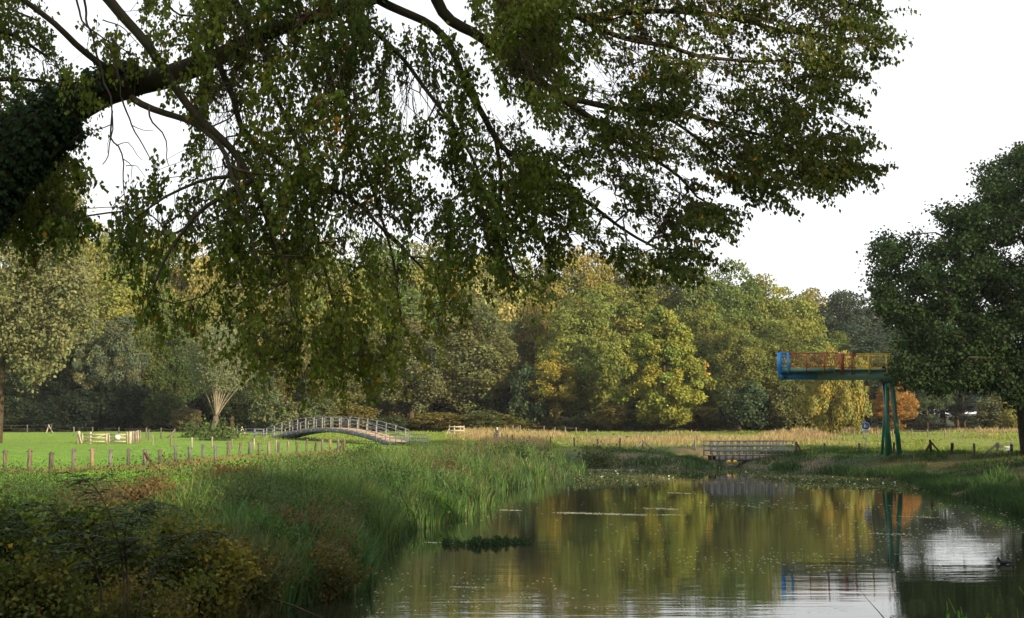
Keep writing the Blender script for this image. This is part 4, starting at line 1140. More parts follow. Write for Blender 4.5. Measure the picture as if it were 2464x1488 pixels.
# ------------------------------------------------------------ fences
def post_at(mb_or_none, x, y, h, r, rg, nub=True):
    z = on_ground(x, y)
    m_ = MB(); a = rg.uniform(0, 6.28); ln = rg.normal(0, .03, 2)
    p_ = np.array([[x, y, z - .3], [x + ln[0] * .5, y + ln[1] * .5, z + h * .5], [x + ln[0], y + ln[1], z + h], [x + ln[0], y + ln[1], z + h + .03]])
    V, Q, T = tube_geom(p_, np.array([r, r * 1.03, r * .98, r * .6]), 9)
    V = V + rg.normal(0, .008, V.shape)
    m_.add(V, Q, T)
    if nub:
        m_.box((x - r - .03, y, z + h * .93), .08, .05, .05); m_.box((x + r + .03, y, z + h * .95), .08, .05, .05)
    return m_, np.array([x + ln[0], y + ln[1], z + h])
def fence(name, label, pts, heights, rad, cols, wires=(.55, .92), braces=(), seed=3, nub=False, cat='fence', mat=None):
    rg = np.random.default_rng(seed)
    b0 = np.array([pts[0][0], pts[0][1], on_ground(pts[0][0], pts[0][1])])
    t = empty(name, b0, 0, label, cat)
    tops = []
    for i, (x, y) in enumerate(pts):
        h = heights[i % len(heights)] * rg.uniform(.94, 1.06)
        m_, tp_ = post_at(None, x, y, h, rad * rg.uniform(.85, 1.15), rg, nub)
        o = m_.build('post', mat or M_POST, t, off=b0); c = cols[i % len(cols)]; o.color = (*c, 1)
        tops.append((x, y, tp_[2] - h, h))
    for i, dx, dy, c in braces:
        x, y, z, h = tops[i]; m_ = MB(); m_.beam((x, y - rad * .5, z + h * .85), (x + dx, y + dy, on_ground(x + dx, y + dy) - .1), .14, .12)
        m_.build('brace', M_TIMBER if c else (mat or M_POST), t, off=b0)
    for f_ in wires:
        m_ = MB()
        for i in range(len(tops) - 1):
            a, b = tops[i], tops[i + 1]
            m_.tube([(a[0], a[1], a[2] + a[3] * f_), ((a[0] + b[0]) / 2, (a[1] + b[1]) / 2, (a[2] + b[2]) / 2 + (a[3] + b[3]) / 2 * f_ - .03), (b[0], b[1], b[2] + b[3] * f_)], .006, 4)
        m_.build('wire', M_WIRE, t, off=b0)
    return t
def gpts(lst): return [tuple(G(x, y)[:2]) for x, y in lst]
BR, GR, TN, BL = (.8, .68, .55), (.8, .85, .9), (1.6, 1.25, .9), (.65, .72, .8)
f1 = [(20, 1137), (78, 1138), (130, 1136), (184, 1134), (227, 1131), (272, 1131), (315, 1129), (354, 1128), (390, 1125), (428, 1118), (461, 1114), (494, 1108), (523, 1110), (553, 1106), (580, 1104),
      (604, 1102), (628, 1101), (650, 1101), (674, 1098), (696, 1098), (718, 1097), (740, 1094), (761, 1093), (778, 1093), (797, 1091), (816, 1090), (831, 1089)]
fence('meadow_fence', 'near fence of thick weathered posts crossing the left meadow towards the arched footbridge', gpts(f1), [1.08, 1.15, 1.05, 1.1], .1,
      [BR, BR, (.6, .55, .5), (.9, .85, .8), TN, (.9, .9, 1.0), (.7, .68, .6), (.85, .85, .8), (.7, .6, .5), BL, BL, GR, GR, BR, BR, GR, BR, (1.3, 1.15, .9), (.7, .7, .7), (1.2, 1.1, .9)],
      braces=[(7, .75, -.1, 1), (26, -.7, .1, 1)], nub=True, seed=4)
fence('paddock_fence', 'thin fence of pale posts running from the cream gate towards the arched footbridge', gpts([(372, 1073), (415, 1076), (466, 1077), (515, 1079), (562, 1081), (615, 1083), (667, 1086)]),
      [.95, 1.0], .07, [(1.7, 1.6, 1.4), (1.2, 1.1, 1.0), (2., 1.9, 1.7)], seed=6)
fence('wood_edge_fence', 'sparse fence of grey posts along the dark wood behind the cream gate', gpts([(11, 1043), (71, 1042), (128, 1044), (183, 1049), (227, 1050), (291, 1050), (357, 1056), (362, 1060), (392, 1056), (424, 1055)]),
      [1.15, 1.1], .07, [(1.1, 1.05, 1.0), (.75, .8, .8), (.6, .62, .65)], seed=8, braces=[(9, -.9, 0, 0)])
fence('distant_fence', 'fence of sunlit pale posts below the middle of the wood', gpts([(1234, 1043), (1251, 1043), (1309, 1045), (1334, 1046), (1360, 1047), (1386, 1049), (1411, 1052), (1437, 1056), (1486, 1061), (1532, 1065), (1578, 1064), (1626, 1065), (1674, 1064)]),
      [1.0, .95], .06, [(1.5, 1.3, 1.05), (1.2, 1.05, .8)], seed=9)
fence('riverside_fence', 'low fence of dark posts on the grass bank left of the plank bridge', gpts([(1190, 1062), (1209, 1064), (1221, 1068), (1232, 1070), (1275, 1070), (1297, 1067), (1324, 1074), (1381, 1076), (1437, 1078), (1490, 1079), (1546, 1083), (1671, 1085)]),
      [.85, .95], .075, [(.6, .55, .5), (.65, .6, .55), (1.0, 1., 1.05)], seed=10, braces=[(10, -.95, -.1, 0), (10, 1.2, .1, 0)])
fence('right_bank_fence', 'row of weathered posts on the right bank, one brown and braced', gpts([(1980, 1089), (2063, 1091), (2146, 1092), (2235, 1094), (2284, 1093), (2338, 1094)]),
      [.75, .8, .8, .95, .8, .75], .09, [(.7, .72, .75), (.65, .67, .7), (.6, .6, .62), (.25, .14, .1), (.22, .14, .1), (.7, .65, .6)], seed=11, wires=(.8,), braces=[(3, -.75, -.3, 1), (3, .7, -.3, 1)])
fence('straw_meadow_fence', 'line of tiny sunlit posts in the straw-coloured meadow below the wood on the right', gpts([(2005, 1056), (2026, 1056), (2051, 1057), (2075, 1055), (2108, 1054), (2145, 1054), (2190, 1053), (2228, 1053), (2269, 1054), (2314, 1053), (2362, 1053), (2410, 1052)]),
      [1.0, .95], .06, [(1.5, 1.3, 1.1), (1.3, 1.1, .9)], seed=12, wires=(.8,))

# cream gate in the meadow
def gate():
    a = G(192, 1068); b = G(320, 1068); b[2] = a[2]
    t = empty('field_gate', a, 0, 'cream painted double field gate with a white plate standing in the left meadow', 'gate')
    ax = nrm(b - a); L = np.linalg.norm(b - a)
    pt = lambda s, z, d=0: a + ax * L * s + np.array([0, d, z])
    for s, h, r, c in ((.02, 1.28, .16, (1.15, 1.05, .85)), (.245, 1.2, .11, (.8, .75, .65)), (.57, 1.05, .11, (.4, .38, .36)), (.985, 1.18, .15, (1.15, 1.05, .9))):
        m_ = MB(); m_.tube([pt(s, -.3), pt(s, h - .12), pt(s, h - .03), pt(s, h)], [r, r, r * .75, r * .25], 10); o = m_.build('gate_post', M_PALEWOOD, t, True, a); o.color = (*c, 1)
    for s0, s1 in ((.10, .545), (.60, .93)):
        m_ = MB()
        for z in (.92, .58, .22): m_.beam(pt(s0, z, -.1), pt(s1, z, -.1), .06, .14 if z > .9 else .11)
        for s in (s0, s1): m_.beam(pt(s, .1, -.1), pt(s, 1.02, -.1), .1, .13, up=ax)
        m_.beam(pt(s0 + .02, .2, -.05), pt(s1 - .02, .9, -.05), .05, .1)
        m_.build('gate_leaf', M_PALEWOOD, t, off=a)
    m_ = MB(); m_.beam(pt(.76, .45, -.17), pt(.76, .84, -.17), .5, .03, up=(0, 1, 0)); m_.build('white_plate', M_WHITE, t, off=a)
    m_ = MB(); m_.beam(pt(.03, 1.0, -.2), pt(.10, .0, -.3), .1, .1); m_.build('brace', M_PALEWOOD, t, off=a)
gate()
pk = [(322, 1069), (326, 1069.5), (331, 1070), (336, 1070), (341, 1070), (345, 1070), (350, 1070), (354, 1070), (358, 1068)]
pk = [(330 - CX, 0)] and [(324, 1068), (327.5, 1068), (331, 1067.5), (334, 1067), (337.5, 1066), (341, 1065), (344, 1064)]
fence('picket_fence', 'short row of upright cream stakes joined to the right end of the cream gate', gpts([(312 + i * 4.2, 1069 - i * .75) for i in range(8)]), [1.15, 1.2], .08,
      [(2.0, 1.8, 1.5), (1.2, 1.15, 1.05), (1.8, 1.6, 1.3)], seed=14, wires=(.8,))

# white barrier, reflector post, stakes, stacked frame
b = G(2392, 1092); t = empty('white_barrier', b, 0, 'low white wooden barrier with a slanting rail beside the big oak trunk', 'barrier')
m_ = MB(); m_.beam((-1.0, -.1, -.05), (.0, 0, .62), .1, .14); m_.build('slanting_rail', M_PALEWOOD, t)
m_ = MB(); m_.beam((0.05, 0, -.2), (0.05, 0, .78), .13, .16, up=(1, 0, 0)); m_.build('post', M_PALEWOOD, t)
m_ = MB(); m_.beam((.1, 0, .52), (1.1, .1, .42), .08, .16); m_.beam((.5, .05, .2), (1.05, .1, .35), .07, .12); m_.build('rail', M_WHITE, t)
b = G(2427, 1093); t = empty('reflector_post', b, 0, 'black and white marker post standing in front of the big oak trunk', 'marker post')
m_ = MB(); m_.box((0, 0, .02), .17, .12, .3); m_.build('base', M_CONC, t)
m_ = MB(); m_.box((0, 0, .42), .165, .115, .5); m_.build('black_band', M_BLACK, t)
m_ = MB(); m_.box((0, 0, .76), .17, .12, .18); m_.build('pale_head', M_WHITE, t)
def tripod(px, py, lab, h=1.1):
    b = G(px, py); t = empty('stake_tripod', b, 0, lab, 'stakes')
    for a in (0.3, 2.4, 4.5):
        m_ = MB(); m_.beam((math.cos(a) * .6, math.sin(a) * .6, -.1), (math.cos(a) * -.05, math.sin(a) * -.05, h), .1, .1); m_.build('stake', M_PALEWOOD, t)
tripod(585, 1049, 'pale wooden tripod of three stakes right of the pollard willow')
tripod(122, 1043, 'dim tripod of stakes before the dark wood left of the cream gate')
b = G(1098, 1050); t = empty('timber_rack', b, 0, 'small sunlit timber rack at the wood edge right of the arched footbridge', 'rack')
for x in (-.8, -.2, .5, .95):
    m_ = MB(); m_.beam((x, 0, -.2), (x, 0, 1.25), .12, .12, up=(1, 0, 0)); m_.build('upright', M_PALEWOOD, t)
m_ = MB()
for z in (.25, .65, 1.1): m_.beam((-.85, -.09, z), (1.0, -.09, z), .06, .14)
m_.build('crossbar', M_PALEWOOD, t)
m_ = MB(); m_.beam((-1.3, 0, -.1), (-.8, 0, .9), .1, .1); m_.build('prop', M_PALEWOOD, t)

# ------------------------------------------------------------ person standing in the weeds
def skin_obj(name, verts, edges, radii, mat, parent=None, lv=1):
    me = bpy.data.meshes.new(name); me.from_pydata([tuple(map(float, v)) for v in verts], edges, [])
    o = bpy.data.objects.new(name, me); COL.objects.link(o)
    o.modifiers.new('skin', 'SKIN')
    me.skin_vertices.new() if not me.skin_vertices else None
    for i, r_ in enumerate(radii): me.skin_vertices[0].data[i].radius = (r_, r_) if np.isscalar(r_) else r_
    me.skin_vertices[0].data[0].use_root = True
    s_ = o.modifiers.new('sub', 'SUBSURF'); s_.levels = lv; s_.render_levels = lv
    dg = bpy.context.evaluated_depsgraph_get(); dg.update()
    m2 = bpy.data.meshes.new_from_object(o.evaluated_get(dg))
    bpy.data.objects.remove(o)
    m2.name = name
    for p_ in m2.polygons: p_.use_smooth = True
    m2.materials.clear(); m2.materials.append(mat)
    o = bpy.data.objects.new(name, m2); COL.objects.link(o)
    if parent is not None: o.parent = parent
    return o
b = G(1196, 1062)
pz = P(1195, 1030, b[1])[2] - b[2]
k = pz / 1.72
t = empty('person', b, math.radians(-60), 'white-haired person in a grey coat standing in the weeds right of the arched footbridge', 'person')
V = [(0, 0, .95), (0, 0, 1.15), (0, .02, 1.38), (0, .03, 1.48), (0, .04, 1.6), (0, .05, 1.66),
     (.10, 0, .9), (.13, .05, .5), (.14, -.02, .08), (.15, .1, .03), (-.10, 0, .9), (-.13, -.08, .5), (-.14, -.22, .08), (-.15, -.1, .03),
     (.19, .02, 1.38), (.27, .06, 1.12), (.24, .26, .98), (.23, .34, .96), (-.19, .02, 1.38), (-.27, .02, 1.12), (-.25, .2, .95), (-.24, .28, .93)]
Ed = [(0, 1), (1, 2), (2, 3), (3, 4), (4, 5), (0, 6), (6, 7), (7, 8), (8, 9), (0, 10), (10, 11), (11, 12), (12, 13), (2, 14), (14, 15), (15, 16), (16, 17), (2, 18), (18, 19), (19, 20), (20, 21)]
Rr = [.15, .14, .15, .055, .085, .09, .09, .065, .045, .04, .09, .065, .045, .04, .075, .05, .035, .035, .075, .05, .035, .035]
o = skin_obj('body', V, Ed, Rr, M_SKIN, t); o.scale = (k, k, k)
Vc = [(0, 0, .80), (0, 0, 1.15), (0, .02, 1.38), (0, .03, 1.45), (.19, .02, 1.38), (.27, .06, 1.12), (.24, .24, .99), (-.19, .02, 1.38), (-.27, .02, 1.12), (-.25, .18, .96)]
o = skin_obj('coat', Vc, [(0, 1), (1, 2), (2, 3), (2, 4), (4, 5), (5, 6), (2, 7), (7, 8), (8, 9)], [.20, .175, .175, .08, .09, .065, .05, .09, .065, .05], M_COAT, t); o.scale = (k, k, k)
o = skin_obj('trousers', [(0, 0, .92), (.10, 0, .85), (.13, .05, .5), (.14, -.02, .1), (-.10, 0, .85), (-.13, -.08, .5), (-.14, -.22, .1)], [(0, 1), (1, 2), (2, 3), (0, 4), (4, 5), (5, 6)], [.16, .11, .085, .065, .11, .085, .065], M_COAT, t); o.scale = (k, k, k)
m_ = MB(); m_.ball((0, .03, 1.69), .098, .105, .09); o = m_.build('hair', M_HAIR, t, True); o.scale = (k, k, k)
m_ = MB()
m_.ball((.035, .14, 1.63), .012, .008, .012, 6, 4); m_.ball((-.035, .14, 1.63), .012, .008, .012, 6, 4); o = m_.build('eye', M_BLACK, t); o.scale = (k, k, k)
m_ = MB(); m_.ball((0, .15, 1.605), .014, .02, .022, 8, 5); o = m_.build('nose', M_SKIN, t); o.scale = (k, k, k)

# coot on the water
cY = 10780 / (1352 - HOR); cX = (2400 - CX) / F * cY
t = empty('coot', (cX, cY, 0), 0, 'black coot swimming to the left on the dark water at the right', 'bird')
skin_obj('body', [(0.02, 0, .035), (-.08, 0, .05), (.12, 0, .055), (.2, 0, .05), (-.125, 0, .10), (-.15, 0, .155), (-.175, 0, .16)],
         [(0, 1), (0, 2), (2, 3), (1, 4), (4, 5), (5, 6)], [(.085, .07), (.065, .06), (.06, .05), .02, .035, .036, .02], M_FEATHER, t, 2)
m_ = MB(); m_.ball((-.195, 0, .158), .022, .009, .012, 8, 5); m_.ball((-.182, 0, .175), .01, .009, .014, 8, 5); m_.build('beak', M_WHITE, t, True)

# ------------------------------------------------------------ grass and herbs
rg = np.random.default_rng(1234)
def frustum_pts(n, Ymin, Ymax, pa, pb, power=1.0):
    iv = rg.uniform(0, 1, n)
    Y = 1 / (1 / Ymax + iv ** power * (1 / Ymin - 1 / Ymax))
    px = rg.uniform(pa, pb, n)
    return (px - CX) / F * Y, Y
def make_blades(name, X, Y, H, W, tint, lean=(.1, .5), label=None, cat='grass'):
    Z = hgt(X, Y); n = len(X)
    Pp = np.stack([X, Y, Z - .03], 1)
    V, T, tt = blades_geom(Pp, H, W, rg.uniform(0, 6.28, n), rg.uniform(*lean, n), tint, rg)
    o = mesh_np(name, V, [T], M_GRASS, tint=tt)
    tag(o, label, cat, kind='stuff'); return o

# 1. reeds and tall herbs of the left bank
X, Y = frustum_pts(330000, 22, 118, -60, 1420, 1.0)
d = shore_dist(X, Y)
k = (d > -.25) & (X < 8) & (d < 17 + 6 * VN1(X * .1, Y * .1)) & ~((Y > 100) & (X > 2))
X, Y, d = X[k], Y[k], d[k]
n1 = VN1(X * .35 + 5, Y * .18 + 5); n2 = VN2(X * .8, Y * .4); n3 = VN3(X * .22 + 30, Y * .12)
tall = (1 - sstep(9, 16, d)) * (.35 + .65 * sstep(.3, .6, n1))
keep = (rg.random(len(X)) < .35 + .65 * tall) & ((Y > 36) | (rg.random(len(X)) < .4))
X, Y, d, n1, n2, n3, tall = [a[keep] for a in (X, Y, d, n1, n2, n3, tall)]
tall = tall * sstep(-2.5, 1.5, X + 9 + (Y - 33) * .12 + 2 * (VN3(X * .4, Y * .2) - .5))
tuft = VN4(X * 1.3, Y * .7)
cell = VN2(X * .9 + 40, Y * .55 + 9)
H = (.14 + .85 * tall * (.25 + .55 * tuft + .9 * sstep(.5, .72, cell))) * rg.uniform(.6, 1.15, len(X)) 
H = np.where(d < 1.2, np.maximum(H, .5 * rg.uniform(.5, 1.2, len(X))), H)
far_f = np.clip(Y / 55, .6, 2)
t0 = lerp((.026, .06, .02), (.085, .145, .038), np.clip(n2 * .6 + cell * .9 - .25, 0, 1))
t0 = t0 * (1 - (.6 * sstep(.56, .68, n3))[:, None]) + np.array([.09, .08, .045]) * (.6 * sstep(.56, .68, n3))[:, None]   # mauve-brown seeding weeds
t0 = t0 * (1 - (.6 * sstep(11, 16, d))[:, None]) + np.array([.11, .17, .035]) * (.6 * sstep(11, 16, d))[:, None]
brk = rg.random(len(X)) < .05; t0[brk] = (.20, .17, .09)
make_blades('reed_bed', X, Y, H, .03 * far_f * rg.uniform(.6, 1.5, len(X)) + .004, jitter_tint(t0, len(X), rg, .34, .16), (.1, .6),
            'tall green reeds and seeding herbs covering the left river bank', 'reeds')
# broad iris / reed leaves in clumps at the water's edge of the left bank
X, Y = frustum_pts(26000, 24, 105, 560, 1420)
d = shore_dist(X, Y); k = (d > -.35) & (d < 4.5) & (X < 8) & (VN2(X * .9 + 60, Y * .5) > .42) & ~((Y > 100) & (X > 2))
X, Y = X[k], Y[k]
tc_ = lerp((.028, .07, .024), (.06, .12, .035), VN1(X * 2, Y))
make_blades('iris_leaf', X, Y, rg.uniform(.6, 1.25, len(X)), rg.uniform(.04, .075, len(X)), jitter_tint(tc_, len(X), rg, .2, .1), (.15, .7),
            'broad arching sedge leaves at the waterline of the left bank', 'sedge')
# leafy herbs mixed into the bank
X, Y = frustum_pts(130000, 22, 105, -60, 1400)
d = shore_dist(X, Y); n5 = VN4(X * .45 + 3, Y * .25 + 8); n6 = VN1(X * .3 + 20, Y * .15)
k = (d > .1) & (d < 14) & (X < 8) & (n5 > .48 - .2 * (Y < 38)) & ~((Y > 100) & (X > 2))
X, Y, n5, n6 = X[k], Y[k], n5[k], n6[k]; n = len(X)
hh = (.3 + .75 * np.clip(n5 - .35, 0, 1) * 2) * rg.uniform(.3, 1.1, n)
C = np.stack([X, Y, hgt(X, Y) + hh], 1)
tb = lerp((.03, .06, .018), (.07, .10, .03), rg.random(n)); rr_ = sstep(.55, .7, n6)[:, None] * .8
tb = tb * (1 - rr_) + np.array([.11, .06, .035]) * rr_
sz_ = rg.uniform(.05, .11, n) * np.clip(Y / 45, .8, 1.8)
V, T, tt = leaves_geom(C, rg.normal(0, 1, (n, 3)) + [0, 0, .3], rg.normal(0, .6, (n, 3)) + [0, -.3, .8], sz_, sz_ * .6, jitter_tint(tb, n, rg, .25, .12))
tag(mesh_np('bank_herb', V, [T], M_GRASS, tint=tt), 'leafy weeds mixed among the reeds of the left bank', 'weeds', kind='stuff')
# 2. meadow turf of the left field, dry fringe along the near fence
X, Y = frustum_pts(90000, 30, 175, -60, 1100)
d = shore_dist(X, Y); k = (d > 11) & (X < 0)
X, Y, d = X[k], Y[k], d[k]
n2 = VN3(X * .25, Y * .2)
H = rg.uniform(.05, .14, len(X)) + .10 * (n2 > .6) * rg.random(len(X)) + .16 * (Y < 62)
make_blades('meadow_grass', X, Y, H, .03 * Y / 60, jitter_tint(lerp((.075, .20, .022), (.13, .24, .03), n2), len(X), rg, .15, .08), (.2, .8), 'short bright grass of the left meadow')
F1 = np.array(gpts(f1))
sg = rg.integers(0, len(F1) - 1, 16000); u = rg.random(16000)
Q0 = F1[sg] * (1 - u)[:, None] + F1[sg + 1] * u[:, None] + rg.normal(0, .6, (16000, 2)) * [1, 1.2]
make_blades('dry_grass', Q0[:, 0], Q0[:, 1], rg.uniform(.12, .42, 16000), .018 * Q0[:, 1] / 60, jitter_tint(lerp((.22, .18, .085), (.14, .17, .05), rg.random(16000)), 16000, rg, .2, .1), (.2, .6),
            'straw-coloured grass along the near meadow fence')
# 3. weedy verge and straw meadow in front of the wood
X, Y = frustum_pts(150000, 96, 186, 560, 2560, .8)
d = shore_dist(X, Y); k = (d > 5.5) & ~((X < -12) & (Y < 128))
X, Y, d = X[k], Y[k], d[k]
px = CX + X / Y * F
n1 = VN1(X * .09 + 11, Y * .06 + 3); n2 = VN2(X * .3, Y * .3)
band = sstep(118, 130, Y) * sstep(1050, 1150, px)
tallw = np.maximum(band * sstep(.48, .68, n1), sstep(1140, 1180, px) * (1 - sstep(1290, 1340, px)) * sstep(112, 117, Y) * (1 - sstep(132, 136, Y)))
H = (.10 + .75 * tallw + .22 * (n2 > .62)) * rg.uniform(.55, 1.15, len(X))
t0 = lerp((.11, .17, .035), (.15, .19, .04), n2)
t1 = lerp((.30, .25, .12), (.24, .17, .12), VN4(X * .12 + 7, Y * .1))
t0 = t0 * (1 - tallw[:, None]) + t1 * tallw[:, None]
make_blades('straw_meadow', X, Y, H, .05 * Y / 100 * rg.uniform(.7, 1.3, len(X)), jitter_tint(t0, len(X), rg, .18, .1), (.1, .5), 'tall straw-coloured and mauve seeding grass in front of the wood')
# 4. far and right bank
X, Y = frustum_pts(230000, 40, 122, 1400, 2560)
d = shore_dist(X, Y); k = (d > -.1) & (d < 12) & (X > 3)
X, Y, d = X[k], Y[k], d[k]
n1 = VN3(X * .5 + 9, Y * .35); n2 = VN1(X * .2, Y * .15 + 50)
edge = 1 - sstep(.5, 2.2, d)
H = (.13 + .30 * sstep(.45, .65, n1) + .35 * edge * (n1 > .35)) * rg.uniform(.5, 1.2, len(X))
t0 = lerp((.035, .085, .02), (.15, .12, .075), sstep(.36, .56, n2) * sstep(1.5, 3.5, d) * (n1 < .62))
t0[(d > 6.5)] = t0[(d > 6.5)] * .6 + np.array([.08, .15, .03]) * .4; t0 = t0 * .68
make_blades('bank_grass', X, Y, H, .03 * Y / 70, jitter_tint(t0, len(X), rg, .25, .12), (.2, .8), 'dark tussocky grass and dry stalks on the far and right river bank')
# 5. low growth over the near left bank under the brambles
X, Y = frustum_pts(60000, 14, 40, -400, 900)
d = shore_dist(X, Y); k = (d > -.1) & (X < 0)
X, Y = X[k], Y[k]; n1 = VN2(X * .8, Y * .5)
make_blades('undergrowth_grass', X, Y, rg.uniform(.08, .28, len(X)), np.full(len(X), .012), jitter_tint(lerp((.025, .05, .014), (.07, .06, .02), n1 * .9), len(X), rg, .3, .15), (.2, .9), 'dark tangled undergrowth on the near left bank', 'undergrowth')

# ------------------------------------------------------------ shrubs of the near left bank
def shrub(name, label, px, top, base_py, wpx, Y, nleaf, leafsz, col, col2, seed, cat='bush', stems=14, spread=1.0, yellow=.04, group=None):
    rg = np.random.default_rng(seed)
    X = (px - CX) / F * Y; z = on_ground(X, Y); H = max(.5, P(px, top, Y)[2] - z); Wd = wpx / F * Y / 2
    t = empty(name, (X, Y, z), 0, label, cat, group)
    mb = MB(); pts = []
    for i in range(stems):
        a = rg.uniform(0, 6.28); r_ = Wd * math.sqrt(rg.random()) ; h = H * rg.uniform(.55, 1.0) * (1 - .35 * (r_ / Wd) ** 2)
        p_ = resample(np.array([[rg.normal(0, Wd * .15), rg.normal(0, Wd * .15), -.1], [math.cos(a) * r_ * .5, math.sin(a) * r_ * .5, h * .6], [math.cos(a) * r_ * .9, math.sin(a) * r_ * .9, h], [math.cos(a) * r_ * 1.15, math.sin(a) * r_ * 1.15, h * .88]]), .12)
        mb.tube(p_, np.linspace(.012, .004, len(p_)), 5); pts.append(p_[2:])
    mb.build('stem', M_BARK, t)
    pts = np.concatenate(pts)
    b_ = pts[rg.integers(0, len(pts), nleaf)]
    C = b_ + rg.normal(0, .13 * spread, (nleaf, 3)); C[:, 2] = np.maximum(C[:, 2], .02)
    N = nrm(rg.normal(0, .7, C.shape) + np.array([0, -.4, .8])); A = nrm(rg.normal(0, 1, C.shape) + np.array([0, 0, -.4]))
    L = rg.uniform(leafsz * .75, leafsz * 1.6, nleaf)
    tt = lerp(col, col2, np.clip(VN1(C[:, 0] * 3 + seed, C[:, 2] * 3) * 1.2 - .1, 0, 1)); rn = rg.random(nleaf)
    tt[rn < yellow] = (.22, .17, .03); tt[rn > 1 - yellow * .35] = (.12, .04, .02)
    V, T, tt = leaves_geom(C, A, N, L, L * .8, jitter_tint(tt, nleaf, rg, .25, .12), .12)
    mesh_np('foliage', V, [T], M_LEAF, t, tint=tt)
    return t
SB = [('bramble_bush', 'dark bramble bush at the far left edge, tallest of the near bank', -20, 1185, 1480, 280, 18, 6200, .07, (.04, .072, .015), (.10, .13, .024)),
      ('bramble_bush', 'olive bramble bush below the feathery sapling', 190, 1215, 1480, 330, 19, 8500, .065, (.04, .07, .015), (.11, .135, .024)),
      ('bramble_bush', 'yellow-speckled bramble bush right of the feathery sapling', 400, 1240, 1480, 300, 20, 8500, .06, (.045, .07, .015), (.13, .14, .026)),
      ('hazel_bush', 'round-leaved hazel bush with a dark upright stem left of the river', 515, 1245, 1450, 170, 20.5, 4200, .07, (.06, .07, .016), (.17, .155, .03)),
      ('bramble_bush', 'low brown-leaved bramble sprawling along the bottom left', 90, 1345, 1488, 320, 15.5, 6000, .055, (.045, .068, .015), (.11, .115, .025)),
      ('bramble_bush', 'low dark bramble sprawling at the bottom between hazel and left edge', 330, 1375, 1488, 300, 17, 5500, .05, (.04, .058, .014), (.12, .095, .025)),
      ('willowherb_clump', 'reddish-brown seeding willowherb clump in front of the short meadow', 370, 1150, 1260, 150, 33, 3200, .07, (.12, .065, .035), (.09, .09, .03)),
      ('willowherb_clump', 'rusty red willowherb clump on top of the bank right of the brown clump', 560, 1120, 1200, 130, 44, 2600, .08, (.17, .055, .035), (.10, .10, .03)),
      ('willowherb_clump', 'dusky red herb patch in the middle of the left bank', 690, 1235, 1350, 190, 30, 4200, .055, (.10, .045, .025), (.07, .09, .025)),
      ('willowherb_clump', 'brownish herb patch low on the left bank near the water', 800, 1290, 1400, 150, 29, 3600, .05, (.09, .055, .02), (.06, .08, .02)),
      ('sallow_bush', 'low olive shrub overhanging the water at the left bank corner', 760, 1325, 1430, 250, 26, 8000, .06, (.055, .06, .018), (.10, .08, .022)),
      ('sallow_bush', 'dark leafy shrub in the middle of the left bank below the reeds', 600, 1320, 1420, 220, 23, 7000, .06, (.04, .055, .016), (.10, .075, .02)),
      ('nettle_clump', 'dark nettle clump on the left bank crest below the arched footbridge', 880, 1072, 1130, 120, 74, 3600, .08, (.03, .06, .018), (.07, .10, .03)),
      ('nettle_clump', 'dark green nettle clump in the middle of the left bank', 760, 1150, 1230, 130, 46, 4200, .07, (.025, .055, .016), (.06, .10, .028)),
      ('nettle_clump', 'bushy green herb clump halfway along the left waterline', 940, 1175, 1240, 120, 50, 3600, .07, (.03, .065, .02), (.07, .11, .03)),
      ('nettle_clump', 'brown-topped herb clump beside the reeds on the left bank', 1040, 1110, 1180, 110, 64, 3000, .08, (.07, .06, .03), (.06, .09, .03)),
      ('nettle_clump', 'dark rounded herb clump near the outer end of the reed point', 1230, 1085, 1140, 110, 88, 2600, .11, (.03, .06, .02), (.06, .09, .025)),
      ('nettle_clump', 'olive herb clump behind the near brambles of the left bank', 590, 1190, 1260, 120, 34, 3600, .06, (.04, .06, .018), (.09, .10, .028)),
      ('nettle_clump', 'fresh green herb clump just right of the brambles', 640, 1255, 1330, 130, 27, 4200, .055, (.035, .08, .02), (.08, .13, .03)),
      ('water_dock', 'fresh green dock plant at the edge of the reeds', 1040, 1222, 1262, 60, 47, 900, .1, (.07, .15, .02), (.09, .17, .03)),
      ('dead_nettle_patch', 'dark nettle patch left of the fence corner by the arched footbridge', 480, 1040, 1060, 60, 150, 900, .25, (.04, .07, .02), (.06, .09, .03)),
      ('bramble_mound', 'green bramble mound between the paddock fence and the pollard willow', 530, 1060, 1070, 95, 140, 1300, .24, (.05, .085, .028), (.09, .12, .04)),
      ('sedge_mound', 'dark bushy herb mound at the far shore right of the reeds', 1440, 1080, 1118, 120, 104, 1800, .16, (.03, .055, .02), (.09, .10, .04))]
for i, (nm, lab, px, top, bpy_, wp_, Yd, nleaf, ls, c1, c2) in enumerate(SB):
    shrub(nm, lab, px, top, bpy_, wp_, Yd, int(nleaf * 1.15), ls, c1, c2, 300 + i, spread=max(1, Yd / 26), stems=22, yellow=.018 if Yd < 25 else .0)

